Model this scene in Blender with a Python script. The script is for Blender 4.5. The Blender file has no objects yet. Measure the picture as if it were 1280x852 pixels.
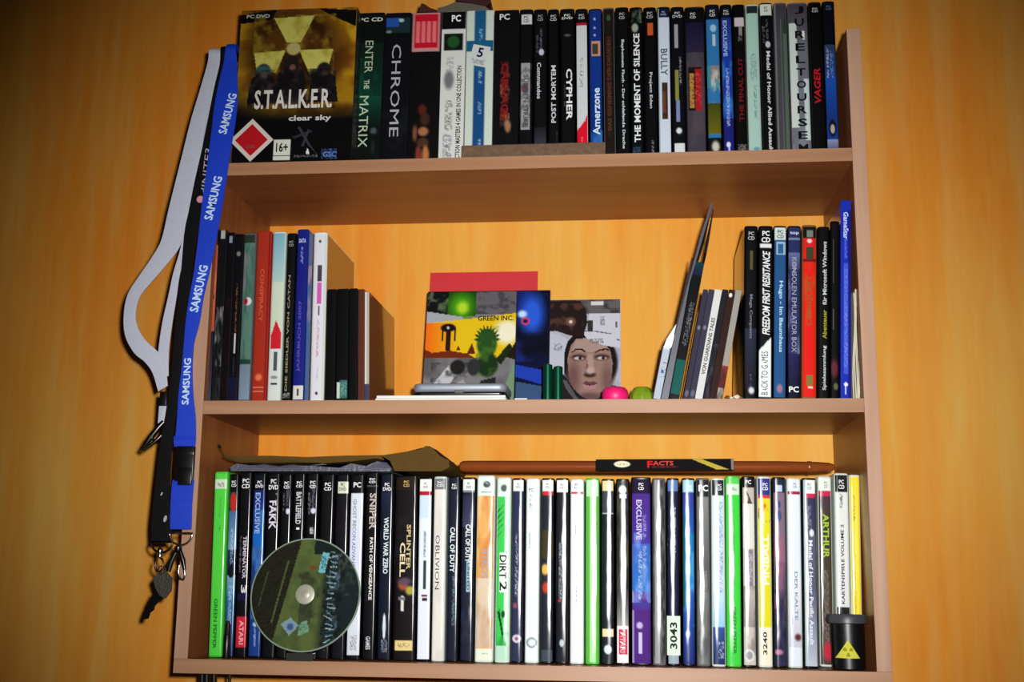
import bpy, bmesh, math, random
import numpy as np
from mathutils import Vector, Matrix

# ------------------------------------------------------------------ camera
S = 1.05
CAM = Vector((.44933, -1.1924, .08841)) * S
YAW, PITCH, ROLL, FOC = .10256, .1945, .01096, 1472.41
_cy, _sy, _cp, _sp = math.cos(YAW), math.sin(YAW), math.cos(PITCH), math.sin(PITCH)
FW = Vector((-_sy * _cp, _cy * _cp, _sp))
_r = Vector((_cy, _sy, 0))
_u = _r.cross(FW)
RT = _r * math.cos(ROLL) + _u * math.sin(ROLL)
UP = _u * math.cos(ROLL) - _r * math.sin(ROLL)
scn = bpy.context.scene
COL = scn.collection
cam_data = bpy.data.cameras.new('camera')
cam = bpy.data.objects.new('camera', cam_data)
COL.objects.link(cam)
cam_data.sensor_width = 36
cam_data.lens = FOC / 1280 * 36
cam_data.clip_start = .05
M = Matrix.Identity(3)
for i in range(3):
    M[i][0], M[i][1], M[i][2] = RT[i], UP[i], -FW[i]
cam.matrix_world = Matrix.Translation(CAM) @ M.to_4x4()
scn.camera = cam

# ------------------------------------------------------------------ world, flash, exposure
world = bpy.data.worlds.new('dim_room')
scn.world = world
world.use_nodes = True
world.node_tree.nodes['Background'].inputs[0].default_value = (1, .86, .72, 1)
world.node_tree.nodes['Background'].inputs[1].default_value = .01
fl = bpy.data.lights.new('camera_flash', 'SPOT')
fl.energy = 88
fl.shadow_soft_size = .014
fl.spot_size = math.radians(66)
fl.spot_blend = 1.0
fl.color = (1, .985, .96)
flo = bpy.data.objects.new('camera_flash', fl)
COL.objects.link(flo)
flo.location = CAM + RT * .035 + UP * .035
_aim = Vector((.41, 0, .28)) - flo.location
flo.rotation_euler = _aim.to_track_quat('-Z', 'Y').to_euler()
scn.view_settings.view_transform = 'Standard'
scn.view_settings.look = 'None'
scn.view_settings.gamma = 1
scn.view_settings.use_curve_mapping = False
scn.view_settings.exposure = 0.0

# ------------------------------------------------------------------ helpers
random.seed(4)
rng = np.random.default_rng(7)
W, ZM, ZT, TH, DP, ZP = .714, .2766, .5526, .01496, .2019, .692   # shelf width, board heights, thickness, depth, top


def at(x, y, Y):
    """the point of the plane y=Y that the photograph shows at pixel (x, y)"""
    d = FW + RT * ((x - 640) / FOC) + UP * ((426 - y) / FOC)
    return CAM + d * ((Y - CAM.y) / d.y)


def lin(c):
    return tuple(((v / 255) / 12.92 if v / 255 <= .04045 else ((v / 255 + .055) / 1.055) ** 2.4) for v in c)


_mats = {}


def gloss_film(m, rough, normal=None):
    """a clear film over the surface: sharp-edged reflections without a wide haze"""
    nt = m.node_tree
    b = nt.nodes['Principled BSDF']
    out = nt.nodes['Material Output']
    g = nt.nodes.new('ShaderNodeBsdfAnisotropic')
    g.distribution = 'BECKMANN'
    g.inputs['Roughness'].default_value = rough
    g.inputs['Color'].default_value = (1, 1, 1, 1)
    fr = nt.nodes.new('ShaderNodeFresnel')
    fr.inputs['IOR'].default_value = 1.45
    mx = nt.nodes.new('ShaderNodeMixShader')
    nt.links.new(fr.outputs[0], mx.inputs[0])
    nt.links.new(b.outputs[0], mx.inputs[1])
    nt.links.new(g.outputs[0], mx.inputs[2])
    nt.links.new(mx.outputs[0], out.inputs['Surface'])
    if normal:
        nt.links.new(normal, g.inputs['Normal'])
        nt.links.new(normal, fr.inputs['Normal'])


def mat(name, rgb, rough=.5, metal=0., coat=0., bump=0., bscale=60., spec=.5, coat_rough=.08, var=1.):
    if name in _mats:
        return _mats[name]
    m = bpy.data.materials.new(name)
    m.use_nodes = True
    nt = m.node_tree
    b = nt.nodes['Principled BSDF']
    c = lin(rgb)
    n = nt.nodes.new('ShaderNodeTexNoise')
    n.inputs['Scale'].default_value = bscale
    n.inputs['Detail'].default_value = 3
    tc = nt.nodes.new('ShaderNodeTexCoord')
    nt.links.new(tc.outputs['Object'], n.inputs['Vector'])
    mx = nt.nodes.new('ShaderNodeMix')
    mx.data_type = 'RGBA'
    mx.inputs['A'].default_value = (*[v * (1 - .12 * var) for v in c], 1)
    mx.inputs['B'].default_value = (*[min(1, v * (1 + .1 * var)) for v in c], 1)
    nt.links.new(n.outputs['Fac'], mx.inputs['Factor'])
    nt.links.new(mx.outputs['Result'], b.inputs['Base Color'])
    b.inputs['Roughness'].default_value = rough
    b.inputs['Metallic'].default_value = metal
    b.inputs['Specular IOR Level'].default_value = .06 if coat else spec
    if coat:
        gloss_film(m, coat_rough)
    if bump:
        bp = nt.nodes.new('ShaderNodeBump')
        bp.inputs['Strength'].default_value = bump
        bp.inputs['Distance'].default_value = .001
        nt.links.new(n.outputs['Fac'], bp.inputs['Height'])
        nt.links.new(bp.outputs['Normal'], b.inputs['Normal'])
    _mats[name] = m
    return m


def print_mat(name, rough, coat, coat_rough, wob):
    """printed surface: colour of the ink comes from the mesh, gloss from the film over it"""
    m = bpy.data.materials.new(name)
    m.use_nodes = True
    nt = m.node_tree
    b = nt.nodes['Principled BSDF']
    a = nt.nodes.new('ShaderNodeAttribute')
    a.attribute_name = 'ink'
    nt.links.new(a.outputs['Color'], b.inputs['Base Color'])
    b.inputs['Roughness'].default_value = rough
    b.inputs['Specular IOR Level'].default_value = .06
    if wob:
        tc = nt.nodes.new('ShaderNodeTexCoord')
        mp = nt.nodes.new('ShaderNodeMapping')
        mp.inputs['Scale'].default_value = (1, 1, .35)
        n = nt.nodes.new('ShaderNodeTexNoise')
        n.inputs['Scale'].default_value = 55
        n.inputs['Detail'].default_value = 2
        oi = nt.nodes.new('ShaderNodeObjectInfo')
        ad = nt.nodes.new('ShaderNodeVectorMath')
        nt.links.new(tc.outputs['Object'], mp.inputs['Vector'])
        nt.links.new(mp.outputs['Vector'], ad.inputs[0])
        nt.links.new(oi.outputs['Location'], ad.inputs[1])
        nt.links.new(ad.outputs['Vector'], n.inputs['Vector'])
        bp = nt.nodes.new('ShaderNodeBump')
        bp.inputs['Strength'].default_value = wob
        bp.inputs['Distance'].default_value = .001
        nt.links.new(n.outputs['Fac'], bp.inputs['Height'])
        if coat:
            gloss_film(m, coat_rough, bp.outputs['Normal'])
    elif coat:
        gloss_film(m, coat_rough)
    return m


FILM = print_mat('printed_sleeve_under_film', .5, 1.0, .2, .6)
CARD = print_mat('printed_card', .5, .5, .24, .12)
CARD_DULL = print_mat('printed_dull_card', .6, 0, .3, 0)
MATTE = print_mat('printed_matte', .7, 0, .3, 0)


def tag(o, label, cat, group=None):
    o['label'] = label
    o['category'] = cat
    if group:
        o['group'] = group
    return o


def empty(name, loc, rot=(0, 0, 0)):
    o = bpy.data.objects.new(name, None)
    o.empty_display_size = .01
    COL.objects.link(o)
    o.location = loc
    o.rotation_euler = rot
    return o


def link(name, me, m, parent=None, label=None):
    o = bpy.data.objects.new(name, me)
    COL.objects.link(o)
    if m:
        me.materials.append(m)
    if parent:
        o.parent = parent
    if label:
        o['label'] = label
    return o


def mesh_from(V, F, smooth=False, angle=None):
    me = bpy.data.meshes.new('m')
    me.from_pydata([tuple(v) for v in V], [], F)
    if smooth:
        me.shade_smooth()
        if angle:
            me.set_sharp_from_angle(angle=math.radians(angle))
    return me


def bm_obj(name, bm, m, parent=None, smooth=None, label=None):
    bmesh.ops.recalc_face_normals(bm, faces=bm.faces)
    me = bpy.data.meshes.new(name)
    bm.to_mesh(me)
    bm.free()
    if smooth:
        me.shade_smooth()
        me.set_sharp_from_angle(angle=math.radians(smooth))
    return link(name, me, m, parent, label)


def box_bm(x0, y0, z0, x1, y1, z1, bev=0., seg=2, bm=None):
    bm = bm or bmesh.new()
    r = bmesh.ops.create_cube(bm, size=1)
    for v in r['verts']:
        v.co = Vector(((x0 + x1) / 2 + v.co.x * (x1 - x0), (y0 + y1) / 2 + v.co.y * (y1 - y0), (z0 + z1) / 2 + v.co.z * (z1 - z0)))
    if bev:
        es = list({e for v in r['verts'] for e in v.link_edges})
        bmesh.ops.bevel(bm, geom=es, offset=bev, segments=seg, affect='EDGES', profile=.5)
    return bm


def lathe(bm, prof, n=28, c=(0, 0, 0), axis='z'):
    """prof: (radius, height) pairs"""
    rings = []
    for r, h in prof:
        ring = []
        for k in range(n):
            a = 2 * math.pi * k / n
            p = Vector((r * math.cos(a), r * math.sin(a), h))
            if axis == 'x':
                p = Vector((p.z, p.x, p.y))
            if axis == 'y':
                p = Vector((p.x, p.z, p.y))
            ring.append(bm.verts.new(p + Vector(c)))
        rings.append(ring)
    for a, b in zip(rings, rings[1:]):
        for k in range(n):
            bm.faces.new((a[k], a[(k + 1) % n], b[(k + 1) % n], b[k]))
    for ring in (rings[0], rings[-1]):
        bm.faces.new(ring)
    return bm


def tube(bm, pts, rad, n=8, closed=False):
    """a round bar through the points; rad a number or one per point"""
    pts = [Vector(p) for p in pts]
    rings = []
    N = len(pts)
    nrm = None
    for i, p in enumerate(pts):
        a = pts[(i - 1) % N] if (closed or i > 0) else p
        b = pts[(i + 1) % N] if (closed or i < N - 1) else p
        t = (b - a).normalized()
        if nrm is None:
            nrm = t.orthogonal().normalized()
        nrm = (nrm - t * nrm.dot(t)).normalized()
        bn = t.cross(nrm)
        r = rad[i] if isinstance(rad, (list, tuple)) else rad
        rings.append([bm.verts.new(p + (nrm * math.cos(2 * math.pi * k / n) + bn * math.sin(2 * math.pi * k / n)) * r) for k in range(n)])
    pairs = list(zip(rings, rings[1:]))
    if closed:
        pairs.append((rings[-1], rings[0]))
    for A, B in pairs:
        for k in range(n):
            bm.faces.new((A[k], A[(k + 1) % n], B[(k + 1) % n], B[k]))
    if not closed:
        bm.faces.new(rings[0])
        bm.faces.new(rings[-1])
    return bm


# ---------------------------------------------------------------- lettering
_gl = {}


def glyphs(s, bold=True):
    """outline mesh of a string in Blender's own font, scaled to the unit box"""
    key = (s, bold)
    if key in _gl:
        return _gl[key]
    cu = bpy.data.curves.new('t', 'FONT')
    cu.body = s
    cu.resolution_u = 2
    cu.align_x = 'CENTER'
    cu.space_line = .95
    if bold:
        cu.offset = .025
    ob = bpy.data.objects.new('t', cu)
    COL.objects.link(ob)
    dg = bpy.context.evaluated_depsgraph_get()
    dg.update()
    me = bpy.data.meshes.new_from_object(ob.evaluated_get(dg))
    V = np.array([v.co[:] for v in me.vertices])
    F = [tuple(p.vertices) for p in me.polygons]
    bpy.data.objects.remove(ob)
    bpy.data.curves.remove(cu)
    bpy.data.meshes.remove(me)
    lo, hi = V.min(0), V.max(0)
    V = (V[:, :2] - lo[:2]) / np.maximum(hi[:2] - lo[:2], 1e-6) - .5
    _gl[key] = (V, F)
    return _gl[key]


def ink_mesh(V, F, rgb):
    me = mesh_from(V, F)
    a = me.color_attributes.new('ink', 'FLOAT_COLOR', 'POINT')
    a.data.foreach_set('color', np.tile(np.array([*lin(rgb), 1.], dtype=np.float32), len(V)))
    return me


def letters(parent, s, cx, cz, lx, lz, rgb, d='h', yfn=None, m=None, name='lettering', bold=True, shear=0.):
    """s on the parent's front (facing -y): centre cx, cz; lx length along the reading direction, lz letter height"""
    V, F = glyphs(s, bold)
    a, b = V[:, 0] * lx + V[:, 1] * lz * shear, V[:, 1] * lz
    if d == 'h':
        X, Z = cx + a, cz + b
    elif d == 'd':
        X, Z = cx + b, cz - a
    else:
        X, Z = cx - b, cz + a
    Y = np.array([yfn(x) for x in X]) if yfn else np.zeros(len(X))
    me = ink_mesh(np.stack([X, Y, Z], 1), F, rgb)
    return link(name, me, m or FILM, parent)


# ---------------------------------------------------------------- flat print rasters
def vnoise(nv, nu, sv, su, seed):
    r = np.random.default_rng(seed)
    out = np.zeros((nv, nu))
    amp = 1.
    for o in range(3):
        gv, gu = max(2, int(sv * 2 ** o)) + 1, max(2, int(su * 2 ** o)) + 1
        g = r.random((gv, gu))
        y = np.linspace(0, gv - 1.001, nv)
        x = np.linspace(0, gu - 1.001, nu)
        yi, xi = y.astype(int), x.astype(int)
        fy, fx = (y - yi)[:, None], (x - xi)[None]
        fy, fx = fy * fy * (3 - 2 * fy), fx * fx * (3 - 2 * fx)
        out += amp * ((g[yi][:, xi] * (1 - fy) + g[yi + 1][:, xi] * fy) * (1 - fx) + (g[yi][:, xi + 1] * (1 - fy) + g[yi + 1][:, xi + 1] * fy) * fx)
        amp *= .5
    return out / 1.75


class Art:
    """a small picture in printing-ink colours; u to the right, v from the top down, both 0..1"""

    def __init__(s, nv, nu, base, seed=1):
        s.nv, s.nu, s.seed = nv, nu, seed
        s.A = np.zeros((nv, nu, 3)) + np.array(base, float)
        s.v, s.u = np.meshgrid(np.linspace(0, 1, nv), np.linspace(0, 1, nu), indexing='ij')

    def put(s, mask, c):
        mask = np.clip(mask.astype(float), 0, 1)[..., None]
        s.A = s.A * (1 - mask) + np.array(c, float) * mask
        return s

    def b(s, v0, v1, c, c2=None):
        k = (s.v >= v0) & (s.v <= v1)
        t = np.clip((s.v - v0) / max(v1 - v0, 1e-6), 0, 1)[..., None]
        col = np.array(c, float) * (1 - t) + np.array(c2 if c2 else c, float) * t
        s.A = np.where(k[..., None], col, s.A)
        return s

    def r(s, u0, v0, u1, v1, c, c2=None):
        k = (s.v >= v0) & (s.v <= v1) & (s.u >= u0) & (s.u <= u1)
        t = np.clip((s.v - v0) / max(v1 - v0, 1e-6), 0, 1)[..., None]
        col = np.array(c, float) * (1 - t) + np.array(c2 if c2 else c, float) * t
        s.A = np.where(k[..., None], col, s.A)
        return s

    def e(s, u, v, ru, rv, c, soft=.25):
        q = np.sqrt(((s.u - u) / ru) ** 2 + ((s.v - v) / rv) ** 2)
        return s.put((1 + soft / 2 - q) / soft, c)

    def poly(s, pts, c):
        ins = np.zeros(s.u.shape, bool)
        n = len(pts)
        for i in range(n):
            (x0, y0), (x1, y1) = pts[i], pts[(i + 1) % n]
            if y0 == y1:
                continue
            k = ((y0 > s.v) != (y1 > s.v)) & (s.u < (x1 - x0) * (s.v - y0) / (y1 - y0) + x0)
            ins ^= k
        return s.put(ins, c)

    def n(s, v0, v1, c, amt=.6, sv=12, su=2, u0=0, u1=1):
        s.seed += 1
        q = vnoise(s.nv, s.nu, sv, su, s.seed)
        q = np.clip((q - .45) * 4, 0, 1) * amt
        return s.put(q * ((s.v >= v0) & (s.v <= v1) & (s.u >= u0) & (s.u <= u1)), c)

    def m(s, u0, v0, u1, v1, c, dens=.6, along='v'):
        """blur of small print too far off to read"""
        s.seed += 1
        r = np.random.default_rng(s.seed)
        k = (s.v >= v0) & (s.v <= v1) & (s.u >= u0) & (s.u <= u1)
        g = r.random((s.nv, s.nu))
        return s.put(k * (g < dens) * (.35 + .6 * r.random((s.nv, s.nu))), c)


def art_mesh(art, fn):
    """grid mesh carrying the picture; fn(u, v) -> point"""
    nv, nu = art.nv, art.nu
    V = [fn(u, v) for v in np.linspace(0, 1, nv) for u in np.linspace(0, 1, nu)]
    F = [(j * nu + i, (j + 1) * nu + i, (j + 1) * nu + i + 1, j * nu + i + 1) for j in range(nv - 1) for i in range(nu - 1)]
    me = mesh_from(V, F, True)
    a = me.color_attributes.new('ink', 'FLOAT_COLOR', 'POINT')
    c = np.clip(art.A.reshape(-1, 3) / 255, 0, 1)
    c = np.where(c <= .04045, c / 12.92, ((c + .055) / 1.055) ** 2.4)
    a.data.foreach_set('color', np.concatenate([c, np.ones((len(c), 1))], 1).astype(np.float32).ravel())
    return me


def flat_print(name, art, x0, z0, x1, z1, y, m, parent, label=None):
    """a picture facing -y, top row at z1"""
    return link(name, art_mesh(art, lambda u, v: (x0 + (x1 - x0) * u, y, z1 + (z0 - z1) * v)), m, parent, label)


# ---------------------------------------------------------------- the wall and the shelf
OFFX, OFFZ = 7.7, 5.  # places the wall's hue patches to imitate the light's falloff


def wall_material():
    m = bpy.data.materials.new('orange_wiped_paint')
    m.use_nodes = True
    nt = m.node_tree
    b = nt.nodes['Principled BSDF']
    tc = nt.nodes.new('ShaderNodeTexCoord')

    def noise(sc, scale, det, dist=0., loc=(0, 0, 0)):
        mp = nt.nodes.new('ShaderNodeMapping')
        mp.inputs['Scale'].default_value = sc
        mp.inputs['Location'].default_value = loc
        nt.links.new(tc.outputs['Object'], mp.inputs['Vector'])
        n = nt.nodes.new('ShaderNodeTexNoise')
        n.inputs['Scale'].default_value = scale
        n.inputs['Detail'].default_value = det
        n.inputs['Distortion'].default_value = dist
        nt.links.new(mp.outputs['Vector'], n.inputs['Vector'])
        return n.outputs['Fac']

    def ramp(fac, stops):
        r = nt.nodes.new('ShaderNodeValToRGB')
        nt.links.new(fac, r.inputs['Fac'])
        el = r.color_ramp.elements
        while len(el) < len(stops):
            el.new(.5)
        for e, (p, c) in zip(el, stops):
            e.position = p
            e.color = (*lin(c), 1)
        return r.outputs['Color']

    def mix(f, a, c, mode='MIX'):
        x = nt.nodes.new('ShaderNodeMix')
        x.data_type = 'RGBA'
        x.blend_type = mode
        if isinstance(f, float):
            x.inputs['Factor'].default_value = f
        else:
            nt.links.new(f, x.inputs['Factor'])
        nt.links.new(a, x.inputs['A'])
        nt.links.new(c, x.inputs['B'])
        return x.outputs['Result']
    big = noise((1, 1, .22), 9, 4, .3)
    streak = noise((1, 1, .06), 34, 5, .2)
    fine = noise((1, 1, .12), 150, 4)
    c1 = ramp(big, [(.34, (226, 130, 24)), (.5, (230, 157, 46)), (.66, (222, 188, 96))])
    c2 = ramp(streak, [(.35, (226, 122, 16)), (.5, (230, 154, 42)), (.68, (228, 200, 122))])
    c3 = ramp(fine, [(.3, (210, 134, 30)), (.7, (240, 188, 90))])
    c = mix(.5, c1, c2)
    c = mix(.22, c, c3)
    patch = noise((1, 1, .7), 2.0, 1, 0., (OFFX, 0, OFFZ))  # paint hue carries the light falloff: yellow where lit, orange where dim
    falloff_hue = ramp(patch, [(.38, (224, 116, 14)), (.62, (232, 184, 84))])
    c = mix(.45, c, falloff_hue)
    nt.links.new(c, b.inputs['Base Color'])
    b.inputs['Roughness'].default_value = .75
    b.inputs['Specular IOR Level'].default_value = .25
    bp = nt.nodes.new('ShaderNodeBump')
    bp.inputs['Strength'].default_value = .25
    bp.inputs['Distance'].default_value = .001
    nt.links.new(fine, bp.inputs['Height'])
    nt.links.new(bp.outputs['Normal'], b.inputs['Normal'])
    return m


def beech(name, scale, tone=(150, 90, 50), tone2=(128, 72, 38)):
    m = bpy.data.materials.new(name)
    m.use_nodes = True
    nt = m.node_tree
    b = nt.nodes['Principled BSDF']
    tc = nt.nodes.new('ShaderNodeTexCoord')
    mp = nt.nodes.new('ShaderNodeMapping')
    mp.inputs['Scale'].default_value = scale
    n = nt.nodes.new('ShaderNodeTexNoise')
    n.inputs['Scale'].default_value = 40
    n.inputs['Detail'].default_value = 6
    n.inputs['Distortion'].default_value = .4
    r = nt.nodes.new('ShaderNodeValToRGB')
    r.color_ramp.elements[0].position, r.color_ramp.elements[1].position = .35, .68
    r.color_ramp.elements[0].color = (*lin(tone2), 1)
    r.color_ramp.elements[1].color = (*lin(tone), 1)
    nt.links.new(tc.outputs['Object'], mp.inputs['Vector'])
    nt.links.new(mp.outputs['Vector'], n.inputs['Vector'])
    nt.links.new(n.outputs['Fac'], r.inputs['Fac'])
    nt.links.new(r.outputs['Color'], b.inputs['Base Color'])
    b.inputs['Roughness'].default_value = .42
    b.inputs['Specular IOR Level'].default_value = .4
    return m


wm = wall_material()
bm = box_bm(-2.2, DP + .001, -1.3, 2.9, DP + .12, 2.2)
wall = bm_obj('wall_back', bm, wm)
wall['kind'] = 'structure'

BH = beech('beech_laminate_shaded_lengthwise', (.05, 1, 1))  # shade painted into the colour: board faces toned darker than the front edges
BV = beech('beech_laminate_shaded_upright', (1, 1, .05))  # same darkened tone for the panels, shade included
EH = beech('beech_edge_band_lengthwise', (.05, 1, 1), (176, 134, 102), (156, 110, 78))  # lighter copy of the beech for the flash-lit front edges
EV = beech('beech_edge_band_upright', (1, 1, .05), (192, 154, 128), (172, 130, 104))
shelf = tag(empty('wall_shelf', (0, 0, 0)), 'beech coloured open-backed shelf unit with three boards, fixed on the orange wall', 'shelf')
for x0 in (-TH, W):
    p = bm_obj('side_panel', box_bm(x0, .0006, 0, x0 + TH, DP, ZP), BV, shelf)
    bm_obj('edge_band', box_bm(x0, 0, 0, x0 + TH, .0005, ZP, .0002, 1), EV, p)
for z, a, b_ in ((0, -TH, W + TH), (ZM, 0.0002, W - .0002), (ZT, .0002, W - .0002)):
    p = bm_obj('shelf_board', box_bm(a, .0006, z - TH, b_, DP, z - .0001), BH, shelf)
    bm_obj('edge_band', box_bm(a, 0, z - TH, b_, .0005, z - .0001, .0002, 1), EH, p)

# ---------------------------------------------------------------- cases: a shell with a rounded spine, a printed sleeve, lettering
NV, NU = 170, 17
SHELL = {
    'black': mat('black_case_plastic', (8, 8, 10), .45, coat=1, coat_rough=.2, spec=.2),
    'clear': mat('milky_case_plastic', (205, 215, 205), .3, coat=1, coat_rough=.2),
    'green': mat('green_case_plastic', (70, 190, 60), .3, coat=1, coat_rough=.2),
    'grey': mat('grey_case_plastic', (92, 92, 98), .4, coat=.6),
    'white': mat('white_case_plastic', (228, 228, 226), .35, coat=.6),
    'card': mat('dark_cardboard', (20, 18, 20), .5),
    'blue': mat('blue_case_plastic', (24, 42, 130), .3, coat=1, coat_rough=.2),
    'brown': mat('brown_tinted_case', (130, 86, 46), .35, coat=1, coat_rough=.1),
    'red': mat('red_case_plastic', (170, 40, 30), .3, coat=1, coat_rough=.2),
    'paper': mat('magazine_paper', (214, 208, 190), .7),
}
ROWS = {'bottom': (.02, 0.), 'middle': (.012, ZM), 'top': (.028, ZT)}
PEND = {k: [] for k in ('bottom', 'middle', 'top', 'lean')}


def ybot(x):
    return float(np.interp(x, [260, 470, 620, 790, 950, 1040], [815, 828, 833, 836, 834, 830]))


class Case:
    def __init__(s, row, xb, xt, yt, label, base=(16, 16, 20), shell='black', kind='dvd', depth=None, yb=None, Y=None, name='game_case'):
        s.row, s.label, s.shell, s.kind, s.name = row, label, shell, kind, name
        r = 'middle' if row == 'lean' else row
        Y0, s.z0 = ROWS[r]
        s.Y = Y0 if Y is None else Y
        yb = yb or (ybot(sum(xb) / 2) if row == 'bottom' else 497 if r == 'middle' else 187)
        a, b = at(xb[0], yb, s.Y), at(xb[1], yb, s.Y)
        c, d = at(xt[0], yt, s.Y), at(xt[1], yt, s.Y)
        s.w = ((b.x - a.x) + (d.x - c.x)) / 2
        zb = (a.z + b.z) / 2
        zt = (c.z + d.z) / 2
        s.tan = ((c.x + d.x) / 2 - (a.x + b.x) / 2) / (zt - zb)
        s.h = (zt - s.z0) * math.sqrt(1 + s.tan ** 2) - .0006
        s.cx = (a.x + b.x) / 2 + s.tan * (s.z0 - zb)       # at the base
        s.depth = depth or {'dvd': .135, 'box': .135, 'jewel': .142, 'mag': .15}[kind]
        s.art = Art(NV, NU, base)
        s.art.seed = sum(map(ord, label))
        s.T = []
        s.base = base
        PEND[row].append(s)

    def t(s, txt, u, v, l, h, rgb=(240, 240, 240), d='d', bold=True, name='lettering', shear=0.):
        s.T.append((txt, u, v, l, h, rgb, d, bold, name, shear))
        return s

    def pc(s, txt='PC\nCD', rgb=(235, 238, 240), v=.052, h=.05, l=.62, u=.5):
        return s.t(txt, u, v, l, h, rgb, 'h', True, 'platform_mark')

    def build(s, group):
        lean = math.atan(s.tan)
        w, h, D = s.w, s.h, s.depth
        rise = abs(math.sin(lean)) * w / 2 + .0004
        root = tag(empty(s.name, (s.cx, s.Y, s.z0 + rise), (0, lean, 0)), s.label, s.cat if hasattr(s, 'cat') else 'case', group)
        r = min({'dvd': .0033, 'box': .0004, 'jewel': .0005, 'mag': .0003}[s.kind], w * .3)
        sag = {'dvd': .014, 'box': .01, 'jewel': .012, 'mag': .01}[s.kind] * w
        hw = w / 2

        def yf(x):     # front surface, bulging toward -y
            q = min(1, abs(x) / max(hw - r, 1e-5))
            return sag * q * q
        prof = [(-hw, D), (-hw, sag + r)]
        for k in range(1, 8):
            a = math.pi / 2 * k / 8
            prof.append((-hw + r - r * math.cos(a), sag + r - (r) * math.sin(a)))
        xs = np.linspace(-(hw - r), hw - r, 9)
        prof += [(x, yf(x)) for x in xs]
        for k in range(7, 0, -1):
            a = math.pi / 2 * k / 8
            prof.append((hw - r + r * math.cos(a), sag + r - r * math.sin(a)))
        prof += [(hw, sag + r), (hw, D)]
        n = len(prof)
        c = min(.0008, w * .1)
        lv = [(0, c), (c, 0), (h - c, 0), (h, c)]
        V, F = [], []
        for z, ins in lv:
            for x, y in prof:
                V.append((x * (1 - ins / hw), y + ins * (1 if y < D / 2 else -1), z))
        for j in range(3):
            for i in range(n):
                F.append((j * n + i, j * n + (i + 1) % n, (j + 1) * n + (i + 1) % n, (j + 1) * n + i))
        F.append(tuple(reversed(range(n))))
        F.append(tuple(3 * n + i for i in range(n)))
        link('shell', mesh_from(V, F, True, 35), SHELL[s.shell], root)
        # sleeve
        mg = .0007 if s.kind == 'dvd' else .0002
        zm0, zm1 = (.0022, h - .0022) if s.kind == 'dvd' else (.0006, h - .0006)
        xr = hw - mg if s.kind != 'dvd' else hw - .0011

        def ys(x):
            ax = abs(x)
            if ax > hw - r:
                q = (ax - (hw - r)) / r
                return sag + r - r * math.sqrt(max(0, 1 - q * q))
            return yf(x)
        m = getattr(s, 'film', None) or {'dvd': FILM, 'box': CARD, 'jewel': FILM, 'mag': CARD}[s.kind]
        link('printed_sleeve', art_mesh(s.art, lambda u, v: (-xr + 2 * xr * u, ys(-xr + 2 * xr * u) - .00012, zm1 + (zm0 - zm1) * v)), m, root)
        for txt, u, v, l, th, rgb, d, bold, nm, shear in s.T:
            cx, cz = -xr + 2 * xr * u, zm1 + (zm0 - zm1) * v
            hh = zm1 - zm0
            if d == 'h':
                lx, lz = l * 2 * xr, th * hh
            else:
                lx, lz = l * hh, th * 2 * xr
            letters(root, txt, cx, cz, lx, lz, rgb, d, lambda x: ys(x) * .5 - .0005, m, nm, bold, shear)
        s.root = root
        for f in getattr(s, 'extra', []):
            f(s, root, ys, zm0, zm1, xr)
        return root


def settle(row):
    L = PEND[row]
    tans = [c.tan for c in L]
    for i, c in enumerate(L):
        c.tan = float(np.mean(tans[max(0, i - 3):i + 4]))
        c.mid = None
    # place by the middle of the height so that smoothing the lean moves nothing
    for i, c in enumerate(L):
        c.cx += (tans[i] - c.tan) * c.h * .5
    prev = None
    for c in L:
        if prev is not None:
            for zz in (0, .17):
                pr = prev.cx + prev.w / 2 + prev.tan * zz
                lf = c.cx - c.w / 2 + c.tan * zz
                if lf < pr + .0002:
                    gap = pr + .0002 - lf
                    c.w -= gap
                    c.cx += gap / 2
        prev = c


WH, BK, GR = (238, 240, 240), (14, 14, 18), (150, 152, 158)
NB = (20, 24, 44)      # blue-black print

# ---------------------------------------------------------------- bottom board: forty-three cases
def B(xb0, xb1, xt0, xt1, yt, label, base, shell='black', **k):
    return Case('bottom', (xb0, xb1), (xt0, xt1), yt, label, base, shell, **k)


c = B(259, 277, 268.6, 285.5, 589, 'bright green case at the left end of the bottom row', (84, 214, 70), 'green')
c.art.b(.035, .085, (214, 226, 206)).m(.25, .05, .75, .072, (90, 120, 90)).m(.45, .12, .6, .33, (50, 150, 60), .5)
c.t('GREEN PEPPER', .45, .83, .27, .3, (24, 110, 40))
c = B(279, 292.5, 286.5, 298.5, 592, 'blue-grey case with a red shield, second from the left end of the bottom row', (92, 130, 160))
c.art.b(0, .09, BK).b(.09, .2, (30, 60, 60)).b(.2, .42, (70, 110, 150), (120, 160, 196)).b(.42, .56, (30, 54, 96), (24, 30, 50)).b(.56, .68, (130, 170, 196), (70, 130, 180)).b(.68, 1, (40, 110, 160), (20, 50, 110))
c.art.e(.5, .15, .4, .055, (190, 44, 40)).e(.5, .54, .4, .035, (20, 22, 34)).m(.35, .3, .65, .5, (190, 214, 230), .5).m(.3, .62, .7, .86, (190, 220, 235), .6)
c.pc(v=.045, h=.035)
c = B(293.5, 307.5, 299.5, 315.5, 590, 'black case with violet-white upright lettering, a large 3 and a red foot label', BK)
c.art.r(0, .79, 1, .955, (204, 36, 56)).b(.66, .7, (26, 22, 60)).m(.12, .34, .3, .55, (120, 120, 130), .5)
c.pc(h=.055, l=.8).t('TERMINATOR', .62, .465, .235, .36, (205, 196, 214)).t('3', .62, .64, .045, .5, (220, 215, 225)).t('ATARI', .55, .875, .13, .42, (240, 170, 176))
c = B(309, 327, 317, 332, 591, 'bright blue case touching the left edge of the leaning disc', (26, 60, 130))
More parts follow.
